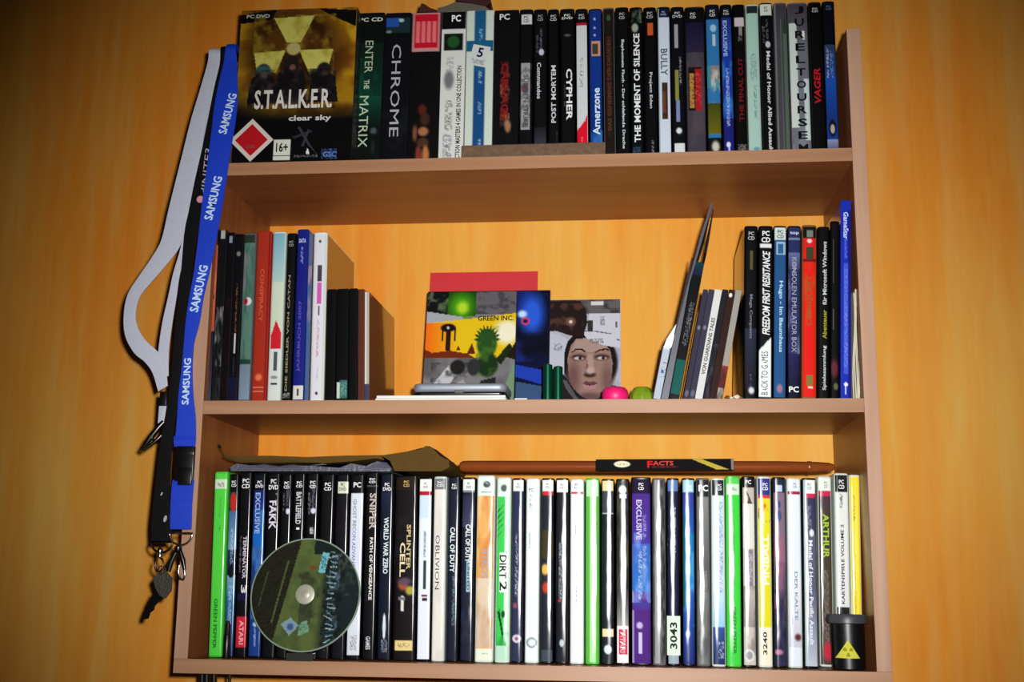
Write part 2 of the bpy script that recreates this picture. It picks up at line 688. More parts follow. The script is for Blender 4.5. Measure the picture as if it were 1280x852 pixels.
c.art.b(0, .085, (14, 18, 30)).b(.085, .2, (24, 36, 100), (30, 60, 140)).n(.2, .8, (80, 140, 205), .6, 9, 2).e(.5, .35, .5, .06, (24, 100, 190)).e(.5, .83, .2, .012, (170, 190, 240)).m(.4, .85, .6, .95, (160, 180, 240), .8)
c.pc('PC\nDVD', h=.04, l=.7).t('EXCLUSIVE', .4, .215, .23, .45, (150, 180, 225))
c = B(328.5, 342.5, 332.5, 351.5, 591, 'black case with big bold lilac-white lettering, above the left part of the disc', BK)
c.pc('PC\nDVD', h=.06, l=.85).t('FAKK', .5, .225, .16, .62, (222, 214, 232))
c.art.m(.7, .1, .85, .3, (200, 190, 214), .4)
c = B(343.5, 357.5, 352.5, 366.5, 592, 'black case with faint small lettering and a pale dot, second right of the blue case', BK)
c.label = 'black case with faint small lettering and a pale dot, second right of the blue case'
c.pc(h=.04).art.e(.7, .2, .2, .016, (215, 212, 235)).m(.15, .1, .3, .2, GR, .5).m(.5, .07, .7, .17, (110, 108, 130), .6)
c = B(358.5, 374, 367.5, 383, 591, 'black case with grey-white condensed capitals above the top of the disc', BK)
c.pc(h=.035).t('BATTLEFIELD', .5, .185, .18, .5, (205, 208, 215)).t('1', .5, .3, .012, .3, WH)
c = B(375, 390.5, 384.5, 400, 591, 'black case with faint lettering and a pale dot, left of the plain black pair', BK)
c.pc(h=.04).art.e(.62, .2, .24, .016, (215, 212, 235)).m(.12, .1, .35, .22, GR, .5).m(.45, .07, .7, .18, (130, 126, 150), .6).e(.5, .07, .25, .01, (100, 100, 110))
c.art.m(.35, .29, .7, .33, WH, .8)
c = B(394, 411, 401.5, 419.5, 592, 'plain black case with only a platform mark, left of the white framed mark', BK)
c.pc(v=.06, h=.045)
c = B(413, 430, 420.5, 438, 592, 'plain black case with a white framed platform mark at the top', (18, 16, 24))
c.art.r(.1, .03, .95, .095, (214, 222, 200)).n(.1, .3, (50, 20, 20), .5)
c.pc('PC\nDVD', (24, 30, 26), h=.045, l=.62, v=.062)
c = B(431, 450, 439, 455.5, 592, 'white case with grey lettering, partly behind the right edge of the disc', (216, 222, 232), 'black')
c.art.b(0, .095, BK).b(.3, .5, (214, 218, 240)).m(.2, .88, .75, .96, (110, 116, 130), .5).b(.985, 1, BK)
c.pc('PC', h=.03, v=.05).t('GHOST RECON ADVANCED', .35, .34, .42, .3, (130, 138, 158))
c = B(452.5, 469, 457, 473, 590, 'black case with stretched tan-grey capitals above smaller white capitals', BK)
c.art.b(.062, .066, (90, 90, 96))
c.pc(v=.035, h=.028).t('SNIPER', .6, .205, .2, .6, (190, 176, 170)).t('PATH OF VENGEANCE', .55, .52, .34, .3, (232, 230, 226)).t('GAMES', .45, .92, .07, .4, (200, 200, 206))
c = B(470, 488.5, 476, 492.5, 591, 'dark blue case with white capitals, left of the wide golden lettered case', (18, 22, 40))
c.art.b(.1, .3, (30, 34, 60), (14, 16, 30)).r(.3, .75, .62, .9, (20, 22, 30)).e(.5, .83, .13, .07, (222, 228, 232)).m(.3, .9, .8, .97, (150, 156, 170), .7)
c.pc('PC\nDVD', h=.045, l=.7, v=.065).t('WORLD WAR ZERO', .5, .39, .31, .42, (214, 224, 230))
c = B(489.5, 518.5, 494, 522.5, 594, 'wide black case with golden two-line lettering and a beige foot label', (18, 14, 16))
c.art.r(0, 0, 1, .07, (34, 22, 14)).e(.42, .6, .22, .03, (160, 76, 52), .6).e(.75, .63, .2, .025, (170, 160, 60), .6).e(.5, .58, .3, .02, (90, 70, 90), .8).r(.35, .66, .48, .74, (226, 222, 216)).r(.2, .665, .5, .685, (120, 110, 120)).r(.08, .9, .9, .955, (226, 206, 140)).n(.2, .5, (40, 40, 60), .4).m(.2, .915, .8, .94, (140, 120, 80))
c.pc('PC\nCD', (206, 170, 110), v=.035, h=.035, l=.3).t('SPLINTER', .66, .39, .25, .2, (206, 184, 130)).t('CELL', .38, .46, .19, .26, (226, 208, 170))
c = B(520, 537, 523.5, 541, 596, 'white case with red stripe and dark upright bar, right of the golden lettered case', (226, 232, 244))
c.art.b(0, .07, (238, 242, 236)).b(.07, .09, (176, 22, 44)).b(.09, .22, (205, 222, 240)).m(.4, .29, .58, .44, (100, 110, 116), .8).r(.4, .46, .68, .62, (44, 62, 62)).r(.3, .645, .75, .66, (120, 30, 40)).r(.35, .665, .8, .685, (50, 40, 50))
c.pc('PC\nDVD', (60, 60, 66), v=.035, h=.035, l=.4)
c = B(538.5, 555, 542.5, 558.5, 595, 'cream coloured case with thin dark capitals', (226, 222, 212), 'clear')
c.art.b(0, .06, (120, 120, 124)).n(.1, 1, (206, 196, 196), .5, 8, 2)
c.pc(v=.032, h=.03).t('OBLIVION', .35, .47, .3, .38, (60, 72, 70), bold=False)
c = B(556.5, 572.5, 560, 575.5, 595, 'dark blue case with a tall white title, directly right of the cream case', (22, 26, 44))
c.art.m(.45, .55, .7, .82, (120, 150, 160), .6)
c.pc(v=.045, h=.03, l=.5).t('CALL OF DUTY', .42, .4, .25, .45, (220, 236, 236))
c = B(574, 591, 577.5, 595, 596, 'dark blue case with a white header and light blue framed subtitle', (26, 30, 50))
c.art.b(0, .065, (226, 232, 230)).b(.065, .075, (120, 130, 140)).b(.09, .27, (38, 40, 66), (60, 62, 92)).r(.42, .46, .72, .63, (150, 186, 200)).n(.63, .9, (50, 54, 80), .5)
c.pc('PC\nDVD', (60, 70, 76), v=.035, h=.035, l=.4).t('CALL OF DUTY', .5, .36, .21, .42, (226, 236, 238)).t('UNITED', .57, .545, .15, .22, (40, 60, 76))
c = B(592.5, 615.5, 596.5, 619.5, 593.5, 'tall orange marbled case with a white header and grey lettering', (226, 168, 96), 'clear')
c.art.n(.1, .5, (236, 196, 130), .9, 8, 2).n(.1, .5, (204, 120, 50), .7, 7, 2).b(.5, .56, (222, 160, 84)).b(.56, .93, (222, 200, 172), (206, 182, 160)).n(.56, .93, (196, 160, 128), .8, 12, 2).b(0, .105, (222, 232, 228)).b(.935, 1, (224, 232, 214)).e(.55, .04, .22, .018, (70, 86, 84)).e(.55, .034, .1, .006, (130, 160, 150)).m(.25, .078, .85, .084, (90, 100, 100), .9).m(.4, .96, .7, .97, (130, 130, 120))
c.t('RYKOS', .5, .48, .16, .42, (158, 158, 170))
c = B(617.5, 636, 621.5, 640, 596, 'green and white case with a large 2 and black claw marks', (60, 200, 84), 'clear')
for k in range(5):
    y = .14 + k * .035
    c.art.poly([(0, y + .05), (0, y + .04), (.5, y), (.5, y + .004)], (16, 90, 36))
c.art.r(.62, .09, 1, 1, (190, 240, 200)).b(0, .1, (216, 230, 224)).e(.5, .05, .25, .02, (80, 96, 96)).r(.2, .41, .8, .63, (232, 240, 232)).poly([(.1, .74), (.25, .72), (.6, .86), (.5, .88)], (12, 60, 30)).e(.55, .75, .15, .02, (14, 60, 30)).b(.92, 1, (180, 220, 196)).n(.85, .92, (30, 120, 60), .7)
c.t('DIRT', .5, .49, .13, .55, (22, 34, 30)).t('2', .55, .595, .05, .6, (22, 34, 30))
c = B(637.5, 653.5, 640.5, 655.5, 597, 'dark blue case with a white header and a small round badge near its foot', (40, 46, 76))
c.art.b(0, .06, (230, 236, 232)).m(.3, .3, .5, .65, (200, 205, 225), .4).e(.5, .88, .42, .022, (216, 206, 220)).e(.5, .88, .2, .01, (140, 90, 120)).e(.3, .7, .2, .015, (150, 70, 90), .7)
c.pc('PC\nDVD', (60, 66, 70), v=.032, h=.03, l=.4)
c = B(655.5, 673, 657.5, 675.5, 597, 'plain white case with a thin grey flourish and a ring near the foot', (228, 236, 242), 'clear')
c.art.e(.5, .9, .42, .028, (110, 130, 130)).e(.5, .9, .3, .02, (222, 230, 232)).m(.2, .08, .4, .17, (120, 130, 140), .35).m(.2, .3, .3, .38, (110, 120, 126), .9)
c.pc('PC', (120, 128, 134), v=.055, h=.02, l=.4, u=.35)
c = B(675, 691.5, 677, 693, 597, 'black case with a white header, red stripe and yellow-red middle', (30, 34, 46))
c.art.b(0, .06, (232, 238, 232)).b(.06, .085, (200, 40, 60)).b(.28, .44, (60, 54, 30)).e(.3, .5, .35, .03, (226, 180, 80), .5).e(.35, .6, .3, .03, (190, 60, 40), .6).b(.94, 1, (60, 70, 80))
c.pc('PC\nCD', (80, 80, 84), v=.032, h=.03, l=.4)
c = B(694, 710.5, 694.5, 711, 597, 'black case with a white header and a fine dotted title, no stripe', (24, 26, 36))
c.art.b(0, .07, (232, 238, 236)).m(.25, .35, .45, .66, (190, 196, 210), .6).e(.3, .67, .15, .008, (170, 60, 80)).e(.5, .9, .2, .02, (190, 200, 210))
c.pc('PC\nCD', (100, 104, 110), v=.035, h=.03, l=.4)
c = B(712.5, 729.5, 712.5, 730.5, 598, 'white case with a thin red stripe just below its header', (234, 236, 244), 'clear')
c.art.b(.06, .075, (214, 50, 74)).m(.35, .25, .45, .3, (100, 100, 110), .9).m(.4, .45, .5, .72, (130, 124, 140), .45)
c.pc('PC\nCD', (90, 90, 96), v=.03, h=.03, l=.5)
c = B(732, 749, 731.5, 749.5, 597, 'leaf green case with a pale middle, between white and black neighbours', (96, 176, 70), 'green')
c.art.r(.3, 0, .75, 1, (170, 226, 160)).b(0, .09, (190, 232, 190)).m(.75, .24, .9, .4, (60, 110, 60), .5)
c = B(752.5, 768, 751, 768, 598, 'black case with a peach cap and a peach band near its foot', (26, 30, 40))
c.art.b(0, .055, (240, 210, 160)).b(.055, .18, (60, 62, 80)).b(.178, .184, (180, 180, 190)).b(.82, .86, (236, 214, 170)).e(.5, .93, .35, .025, (210, 226, 226))
c = B(770.5, 787.5, 769.5, 786, 598, 'dark case with a pale crest on top and red boxed label at its foot', (40, 46, 44))
c.art.n(.05, .7, (90, 90, 66), .8, 14, 3).e(.5, .05, .35, .025, (220, 230, 230)).r(.2, .075, .85, .095, (214, 226, 226)).b(.6, .8, (60, 60, 60), (150, 150, 146)).r(0, .8, 1, 1, (236, 226, 230)).r(.15, .82, .9, .955, (196, 46, 72))
c.t('ATARI', .5, .89, .11, .45, (238, 150, 165))
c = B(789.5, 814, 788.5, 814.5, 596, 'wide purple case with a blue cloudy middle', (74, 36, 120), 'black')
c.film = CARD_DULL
c.art.r(0, 0, .1, 1, (150, 140, 190))  # highlight along the left edge, painted into the print
c.art.b(0, .08, (30, 22, 50)).b(.08, .36, (70, 40, 130), (66, 50, 150)).b(.36, .62, (60, 96, 180), (40, 110, 190)).n(.3, .68, (120, 150, 220), .7, 10, 3).b(.68, .72, (60, 60, 150), (80, 40, 128)).e(.4, .8, .17, .018, (190, 176, 220), .5).r(.37, .84, .5, .95, (200, 190, 226)).m(.62, .2, .75, .32, (160, 140, 200), .6).m(.35, .4, .5, .66, (190, 200, 230), .5).m(.6, .37, .8, .5, (150, 180, 220), .5)
c.pc('PC\nCD', v=.04, h=.04, l=.32).t('EXCLUSIVE', .38, .225, .22, .3, (200, 190, 224))
c = B(816, 832, 815.5, 832.5, 597, 'dark silvery case with a mottled right edge, right of the wide purple case', (50, 50, 54), 'grey')
c.art.n(0, 1, (120, 120, 124), .7, 16, 3).r(.1, 0, .5, 1, (150, 148, 150)).n(.3, .6, (30, 30, 32), .8, 14, 2, .55)
c = B(834.5, 850, 833.5, 848.5, 597, 'dark blue case with a pale sticker numbered 3043', (24, 30, 60))
c.art.m(.55, .15, .75, .4, (200, 210, 230), .5).b(.0, .06, (90, 120, 170)).b(.95, 1, (150, 170, 180))


def sticker(s, root, ys, z0, z1, xr):
    x0, x1 = -.0068, .0068
    za, zb = z1 + (z0 - z1) * .955, z1 + (z0 - z1) * .745
    a = Art(20, 8, (214, 226, 212))
    st = link('price_sticker', art_mesh(a, lambda u, v: (x0 + (x1 - x0) * u, -.0006, zb + (za - zb) * v)), MATTE, root, 'pale number sticker')
    letters(st, '3043', 0, (za + zb) / 2, .027, .0075, (34, 40, 40), 'u', lambda x: -.0009, MATTE)


c.extra = [sticker]
c = B(854, 870, 851.5, 868, 597, 'azure blue case just right of the numbered sticker', (30, 90, 180))
c.art.b(0, .07, (150, 200, 220)).b(.07, .3, (50, 60, 150), (24, 90, 180)).b(.3, .6, (20, 120, 180), (24, 110, 200)).b(.6, 1, (30, 90, 180), (24, 40, 110)).n(.4, .8, (90, 180, 220), .5).r(0, .2, .15, .7, (20, 90, 90)).e(.4, .84, .2, .02, (190, 190, 230), .6)
c.pc('PC\nCD', v=.045, h=.03, l=.4, u=.7)
c = B(871.5, 888, 870, 887, 597, 'grey metallic looking case with a large PC mark', (110, 114, 112), 'grey')
c.art.b(.1, .5, (130, 134, 130), (90, 92, 94)).n(.5, 1, (70, 70, 76), .6).m(.7, .5, .8, .65, (180, 180, 180), .5).b(0, .09, (30, 34, 40))
c.t('PC', .55, .045, .85, .036, WH, 'h', name='platform_mark')
c = B(890.5, 908, 888.5, 905.5, 597, 'white and pale blue case with tall thin grey lettering and a dark blue foot', (206, 226, 236), 'clear')
c.art.b(0, .085, (30, 40, 46)).m(.62, .12, .9, .8, (120, 140, 190), .5).b(.62, .8, (190, 220, 240), (150, 200, 240)).b(.8, 1, (50, 80, 150), (30, 44, 90)).m(.5, .88, .9, .97, (200, 210, 230), .5)
c.pc('PC\nCD', v=.04, h=.035, l=.4, u=.65)
c = B(909, 927, 906.5, 925.5, 594.5, 'bright green case in the right part of the bottom row', (60, 206, 66), 'green')
c.art.b(.0, .035, (90, 200, 90)).b(.035, .09, (206, 224, 202)).m(.5, .05, .75, .07, (90, 130, 90), .8).m(.5, .3, .62, .6, (30, 130, 50), .4).m(.5, .16, .6, .3, (40, 150, 60), .2)
c.t('GREEN PEPPER', .55, .82, .25, .26, (20, 100, 44))
c = B(929, 946, 927, 944, 595, 'weathered grey-beige case with a dark bird shape and a round badge', (196, 190, 182))
c.art.b(0, .05, (14, 16, 18)).b(.05, .14, (190, 180, 168)).poly([(.2, .06), (.45, .08), (.85, .14), (.3, .14), (.5, .11)], (70, 62, 60)).b(.14, .38, (216, 214, 206)).r(.4, .39, .85, .58, (128, 122, 128)).b(.58, .8, (190, 184, 176), (150, 142, 140)).n(.58, .95, (120, 110, 106), .7).e(.45, .95, .42, .032, (222, 226, 224)).e(.45, .95, .3, .022, (150, 154, 154)).m(.5, .41, .75, .56, (190, 190, 200), .6)
c.t('PC', .5, .02, .5, .022, WH, 'h', name='platform_mark')
c = B(948, 966.5, 946.5, 963.5, 595, 'yellow case with pale upright capitals and 3240 on a cream foot', (222, 214, 40), 'clear')
c.art.b(0, .09, (50, 50, 130)).b(.09, .11, (200, 60, 60)).e(.55, .15, .3, .03, (240, 200, 40)).e(.55, .15, .12, .012, (200, 120, 40)).n(.16, .24, (110, 60, 60), .7, 20, 3).b(.8, 1, (240, 230, 206))
c.pc('PC\nCD', v=.045, h=.04, l=.5, u=.6).t('PINBALL', .6, .44, .27, .5, (242, 244, 220), 'u').t('3240', .45, .885, .12, .36, (24, 26, 24), 'u')
c = B(968.5, 985, 965, 981.5, 596, 'mauve grey case with a small blue figure shape near the top', (128, 104, 124))
c.art.b(0, .075, (30, 44, 60)).r(.25, .03, .8, .07, (190, 206, 230)).e(.5, .14, .13, .02, (50, 70, 130), .6).e(.5, .2, .2, .03, (60, 76, 130), .6).b(.45, 1, (100, 84, 110), (44, 44, 80)).n(.3, .7, (170, 90, 120), .6, 9, 2).n(.6, 1, (20, 24, 50), .6).e(.3, .93, .4, .014, (180, 120, 150), .6)
c = B(986, 1004.5, 983, 1000.5, 597, 'white case with a wine red stripe and grey lettering running down', (220, 230, 244), 'clear')
c.art.b(.06, .08, (160, 30, 60)).b(.55, .9, (226, 230, 240), (196, 200, 214)).e(.7, .85, .25, .018, (90, 40, 40), .8).m(.15, .6, .28, .78, (70, 80, 84), .5)
c.pc('PC\nCD', (90, 94, 100), v=.03, h=.03, l=.3, u=.6).t('DER KALTE', .6, .63, .26, .25, (130, 144, 166))
c = B(1006.5, 1023.5, 1002, 1020, 597, 'grey-blue case with a white header, red stripe and long white title', (88, 92, 116))
c.art.b(0, .075, (232, 238, 234)).b(.075, .1, (200, 40, 80)).b(.1, .3, (50, 54, 80), (60, 62, 90)).b(.6, 1, (90, 96, 120), (190, 196, 210)).r(.0, 0, .2, 1, (170, 190, 200)).e(.65, .29, .2, .02, (222, 222, 236)).m(.35, .14, .65, .27, (150, 146, 176), .5)  # pale full-height left strip is the flash glint, painted in
c.pc('PC\nCD', (90, 94, 100), v=.035, h=.035, l=.4).t('Medal of Honor Pacific Assault', .55, .61, .56, .34, (224, 232, 236))
c = B(1025.5, 1042, 1021.5, 1040.5, 595, 'dark brown case with lime green lettering, behind the film canister', (70, 58, 50), 'clear', Y=.045)
c.art.b(0, .07, (226, 236, 226)).b(.07, .1, (200, 40, 80)).b(.1, .17, (80, 50, 70), (60, 60, 60)).m(.35, .5, .7, .9, (130, 120, 110), .6).e(.6, .93, .4, .05, (190, 40, 60), .5)
c.pc('PC\nCD', (90, 94, 90), v=.035, h=.035, l=.3, u=.6).t('ARTHUR', .55, .315, .24, .5, (160, 200, 60))
c = B(1046.5, 1064, 1042.5, 1061, 591, 'white case with small black upward lettering, directly above the film canister', (224, 228, 226), 'clear', Y=.045)
c.art.b(0, .09, (16, 22, 20)).b(.7, .76, (24, 26, 26)).m(.35, .1, .6, .18, (60, 64, 64), .6).b(.76, .79, (180, 180, 180))
c.pc('PC\nCD', v=.05, h=.05, l=.5).t('KARTENSPIELE VOLUME 2', .5, .475, .42, .26, (40, 44, 44), 'u')
c = B(1065, 1079.5, 1061.5, 1075, 593, 'yellow case at the right end of the bottom row', (238, 214, 30), 'clear', Y=.045)
c.art.m(.3, .1, .5, .25, (150, 130, 40), .5).m(.3, .4, .45, .9, (190, 170, 80), .4)
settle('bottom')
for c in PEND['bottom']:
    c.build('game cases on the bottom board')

# ---------------------------------------------------------------- top board


def T(xb0, xb1, xt0, xt1, yt, label, base, shell='black', **k):
    return Case('top', (xb0, xb1), (xt0, xt1), yt, label, base, shell, **k)


c = T(440.5, 474, 448.5, 481.5, 15.5, 'dark green box with pale green lettering beside the big yellow box', (10, 16, 14), 'card', kind='box')
c.art.b(.2, .72, (12, 30, 22), (10, 60, 44)).n(.3, .7, (14, 96, 66), .7, 6, 2).b(.55, .75, (12, 66, 50), (10, 18, 16)).e(.75, .77, .12, .02, (70, 76, 80), .6).e(.75, .87, .06, .04, (34, 38, 40), .8)
c.t('PC CD', .5, .045, .9, .026, (210, 212, 200), 'h', name='platform_mark').t('ENTER', .47, .29, .21, .3, (172, 186, 160), bold=False).t('THE', .42, .47, .06, .2, (172, 186, 160)).t('MATRIX', .36, .71, .33, .34, (172, 190, 160), bold=False)
c = T(475.5, 509, 482.5, 513.5, 15.5, 'black box with wide silver capitals running down the spine', (12, 12, 18), 'card', kind='box')
c.art.r(.06, .03, .94, .135, (24, 44, 50)).r(.06, .03, .5, .09, (36, 80, 160)).e(.62, .05, .1, .012, (170, 200, 210)).e(.15, .125, .1, .01, (120, 130, 110)).n(.6, 1, (20, 28, 30), .6)
c.t('CHROME', .48, .51, .6, .36, (168, 168, 176), bold=False)
c = T(510, 547.5, 514.5, 551, 15.5, 'black box with a red sticker on top and a tan figure low on the spine', (12, 10, 12), 'card', kind='box')
c.art.r(.03, .0, .97, .26, (190, 130, 132)).r(.07, .01, .93, .235, (188, 18, 40))
for k in range(4):
    c.art.r(.18 + k * .19, .055, .25 + k * .19, .2, (220, 110, 116))
c.art.e(.45, .64, .13, .035, (84, 30, 24), .5).e(.55, .7, .16, .04, (60, 36, 28), .5).e(.5, .78, .17, .03, (160, 100, 70), .5).e(.5, .85, .2, .03, (70, 46, 28), .5).e(.6, .93, .11, .06, (176, 110, 66), .5).e(.36, .93, .1, .06, (120, 50, 40), .5).e(.22, .79, .05, .06, (120, 70, 56), .5)
c = T(548.5, 577, 552.5, 584.5, 14, 'white box with a black header and small upward lettering', (206, 208, 204), 'white', kind='box')
c.art.r(0, 0, 1, .115, (12, 12, 14)).r(.12, .145, .9, .26, (16, 22, 18)).e(.5, .2, .25, .04, (30, 80, 40)).e(.35, .45, .2, .06, (110, 110, 114), .6).m(.2, .3, .5, .4, (150, 150, 150), .5).m(.2, .58, .5, .78, (120, 110, 110), .5).m(.15, .8, .5, .97, (110, 120, 130), .6)
c.t('PC', .6, .045, .38, .045, WH, 'h', name='platform_mark').t('ACTION MASTERS 4 GAMES IN ONE COLLECTION', .78, .67, .62, .2, (44, 54, 40), 'u')
c = T(579, 614.5, 585.5, 617.5, 12.5, 'pale box with a blue cross stripe and a tilted number 5 sticker', (196, 208, 196), 'white', kind='box')
c.art.r(.3, 0, .72, 1, (24, 84, 128)).b(.2, .27, (24, 90, 124)).r(.3, .4, .72, 1, (22, 70, 124)).m(.45, .12, .58, .2, (130, 180, 200), .6)
for k in (.4, .6, .84):
    c.art.m(.45, k, .58, k + .08, (150, 180, 200), .7)


def five(s, root, ys, z0, z1, xr):
    a = Art(20, 14, (196, 200, 200))
    a.m(.1, .65, .9, .9, (120, 130, 140), .5)
    st = link('price_sticker', art_mesh(a, lambda u, v: (-.0105 + .021 * u, -.0005, .013 - .026 * v)), MATTE, root, 'pale tilted number sticker')
    st.location = (0, 0, z1 + (z0 - z1) * .3)
    st.rotation_euler = (0, .22, 0)
    letters(st, '5', 0, .004, .007, .012, (20, 26, 60), 'h', lambda x: -.0008, MATTE)


c.extra = [five]
c = T(615.5, 647, 618.5, 648.5, 12, 'wide black case with ragged dark red lettering', (12, 11, 14), 'card', kind='box')
c.art.n(.33, .76, (110, 24, 22), .0)
c.art.r(.3, .34, .62, .72, (96, 18, 20)).n(.34, .76, (170, 110, 80), .8, 26, 5, .3, .68).n(.34, .8, (12, 11, 14), .9, 30, 6, .25, .8).e(.6, .76, .12, .04, (150, 110, 80), .6)
c.t('PC', .42, .045, .42, .04, (214, 214, 212), 'h', name='platform_mark').t('CARNAGE', .46, .53, .36, .3, (120, 30, 26))
c = T(648, 665, 649.5, 667, 11, 'black case with a grey blocky title and a framed platform mark', (12, 12, 14))
c.art.r(.1, .025, .95, .09, (200, 202, 204)).r(.12, .35, .85, .79, (150, 152, 156)).e(.4, .52, .3, .03, (110, 60, 76), .6).n(.36, .78, (60, 62, 66), .6, 30, 4)
c.pc('PC\nCD', (30, 30, 34), v=.058, h=.045, l=.5).t('SUDDEN STRIKE', .5, .6, .34, .42, (70, 72, 78))
c = T(666, 684, 667.5, 683.5, 11, 'black case with cursive white lettering over a grey foot', (12, 12, 14))
c.art.b(.78, 1, (30, 28, 36), (74, 72, 84)).e(.6, .28, .22, .022, (190, 186, 206)).m(.15, .16, .35, .28, (90, 90, 96), .7).m(.5, .12, .65, .26, (110, 106, 130), .6)
c.pc('PC\nCD', (150, 150, 152), v=.05, h=.04, l=.5).t('Commandos', .4, .47, .24, .36, (196, 190, 206))
c = T(685, 700, 684.5, 698, 11, 'black case with grey-white narrow capitals reading upward, left of the bold white titled one', (10, 10, 13))
c.pc('PC\nCD', (190, 192, 196), v=.05, h=.04, l=.7).t('POST MORTEM', .5, .56, .38, .5, (196, 200, 206), 'u')
c.art.m(.8, .8, .88, .92, (60, 60, 64), .5)
c = T(701, 720, 699.5, 717.5, 10.5, 'black case with bold white rounded capitals, left of the white and red case', (10, 10, 13))
c.art.e(.5, .17, .25, .008, (80, 90, 86), .6).m(.22, .5, .32, .64, (90, 90, 94), .5)
c.pc('PC\nDVD', (214, 216, 214), v=.045, h=.035, l=.85).t('CYPHER', .62, .565, .34, .46, (224, 226, 226))
c = T(721, 736.5, 718.5, 734, 10.5, 'white case with a red curved foot and a thin scribbled figure', (198, 202, 206))
c.art.b(0, .085, (14, 14, 16)).b(.085, .105, (170, 20, 40)).poly([(0, .8), (.4, .77), (.75, .74), (1, .69), (1, 1), (0, 1)], (206, 16, 40)).m(.3, .32, .6, .52, (90, 90, 84), .3).m(.4, .84, .55, 1, (230, 150, 160), .7)
c.pc('PC\nCD', (190, 190, 192), v=.045, h=.035, l=.6)
c = T(737.5, 754.5, 735, 752, 10.5, 'deep blue case with pale upward lettering and a small picture', (20, 44, 120))
c.art.b(.32, .8, (16, 50, 130), (14, 40, 120)).b(.82, 1, (20, 70, 150), (14, 40, 110)).n(.8, 1, (70, 130, 190), .6, 8, 2).r(.15, .21, .9, .31, (190, 140, 116)).r(.25, .225, .7, .3, (60, 60, 44)).e(.45, .06, .1, .008, (150, 180, 220)).e(.45, .12, .1, .008, (150, 180, 220)).e(.45, .17, .1, .008, (150, 180, 220))
c.t('Amerzone', .52, .68, .31, .62, (196, 222, 232), 'u')
c = T(755.5, 769.5, 753, 768, 9, 'very dark brown case with dim reddish lettering', (28, 22, 18), 'grey')
c.art.m(.35, .2, .6, .85, (74, 40, 28), .5).e(.5, .06, .2, .02, (50, 90, 50), .6)
c.t('DAS GEHEIMNIS DER DRUIDEN', .5, .5, .62, .42, (84, 46, 34), 'u')
c = T(770.5, 787.5, 769, 786, 8.5, 'black case with thin white mixed-case title running down its middle', (8, 10, 12))
c.pc('PC\nCD', (170, 174, 176), v=.05, h=.045, l=.5).t('Baphomets Fluch - Der schlafende Drache', .52, .57, .72, .3, (196, 204, 208))
c = T(789, 805.5, 786.5, 802.5, 8.5, 'black case with a long bold white title reading upward', (8, 10, 12))
c.art.n(0, .1, (90, 110, 90), .9, 30, 3).e(.4, .13, .3, .03, (150, 160, 140), .5).m(.1, .92, .8, .98, (60, 90, 120), .7)
c.t('THE MOMENT OF SILENCE', .52, .53, .72, .56, (222, 228, 232), 'u')
c = T(806.5, 822.5, 803.5, 820, 8.5, 'black case with an orange patch near the top and a small white title', (8, 9, 12))
c.art.r(.3, .1, .75, .18, (190, 84, 40)).m(.55, .88, .7, .98, GR, .6)
c.pc('PC\nCD', (170, 174, 176), v=.045, h=.045, l=.6).t('Project Eden', .5, .55, .24, .34, (190, 194, 200))
c = T(823.5, 840, 820.5, 837.5, 8, 'bluish white case with grey lettering and a dark upright picture', (196, 206, 222))
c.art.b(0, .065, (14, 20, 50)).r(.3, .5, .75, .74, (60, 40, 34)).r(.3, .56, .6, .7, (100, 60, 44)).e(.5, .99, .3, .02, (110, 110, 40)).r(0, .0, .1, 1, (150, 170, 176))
c.pc('PC\nDVD', (150, 170, 200), v=.035, h=.03, l=.5).t('BULLY', .5, .365, .18, .6, (96, 96, 100))
c = T(841, 857.5, 838, 855, 8, 'black case with a white grille mark and a green-white foot label', (9, 10, 18))
c.art.r(.1, .9, .95, .96, (206, 214, 214)).b(.96, 1, (60, 96, 80)).r(.25, .11, .5, .27, (150, 150, 156)).m(.6, .33, .75, .52, (160, 160, 170), .6).r(.25, .42, .55, .62, (128, 130, 60)).r(.3, .62, .6, .76, (120, 130, 170)).e(.5, .82, .25, .02, (214, 216, 220), .5)
c.pc('PC\nDVD', (190, 194, 196), v=.045, h=.04, l=.85)
c = T(859, 883, 855.5, 880.5, 8, 'wide mauve grey case with a red and yellow upright sign', (62, 56, 68), 'card', kind='dvd')
c.art.b(0, .1, (10, 10, 14)).b(.1, .3, (24, 20, 52), (40, 34, 60)).n(.3, 1, (84, 76, 80), .5, 8, 2).r(.1, .4, .86, .69, (24, 14, 18)).r(.14, .44, .42, .67, (170, 130, 60)).r(.45, .41, .83, .69, (156, 26, 34)).m(.16, .45, .4, .66, (90, 40, 20), .35).m(.5, .43, .8, .67, (200, 90, 80), .25)
c.pc('PC\nCD', (196, 200, 202), v=.05, h=.04, l=.35, u=.4)
c = T(884.5, 902.5, 881.5, 899.5, 5, 'sky blue case turning olive green towards its foot', (44, 110, 166))
c.art.b(0, .09, (12, 18, 30)).b(.4, .55, (60, 130, 150)).r(.3, .4, .95, .5, (130, 120, 120)).n(.42, .65, (190, 190, 180), .8, 20, 4, .3).b(.65, .85, (64, 70, 20), (100, 96, 20)).b(.87, 1, (14, 14, 12)).e(.55, .93, .3, .035, (190, 190, 180), .7).e(.55, .15, .25, .025, (150, 190, 220)).r(.5, .19, .7, .27, (170, 190, 200))
c.pc('PC\nCD', (196, 200, 202), v=.05, h=.045, l=.5)
c = T(904, 919.5, 900, 914, 5, 'deep blue case right of the sky blue one on the upper board', (22, 56, 150))
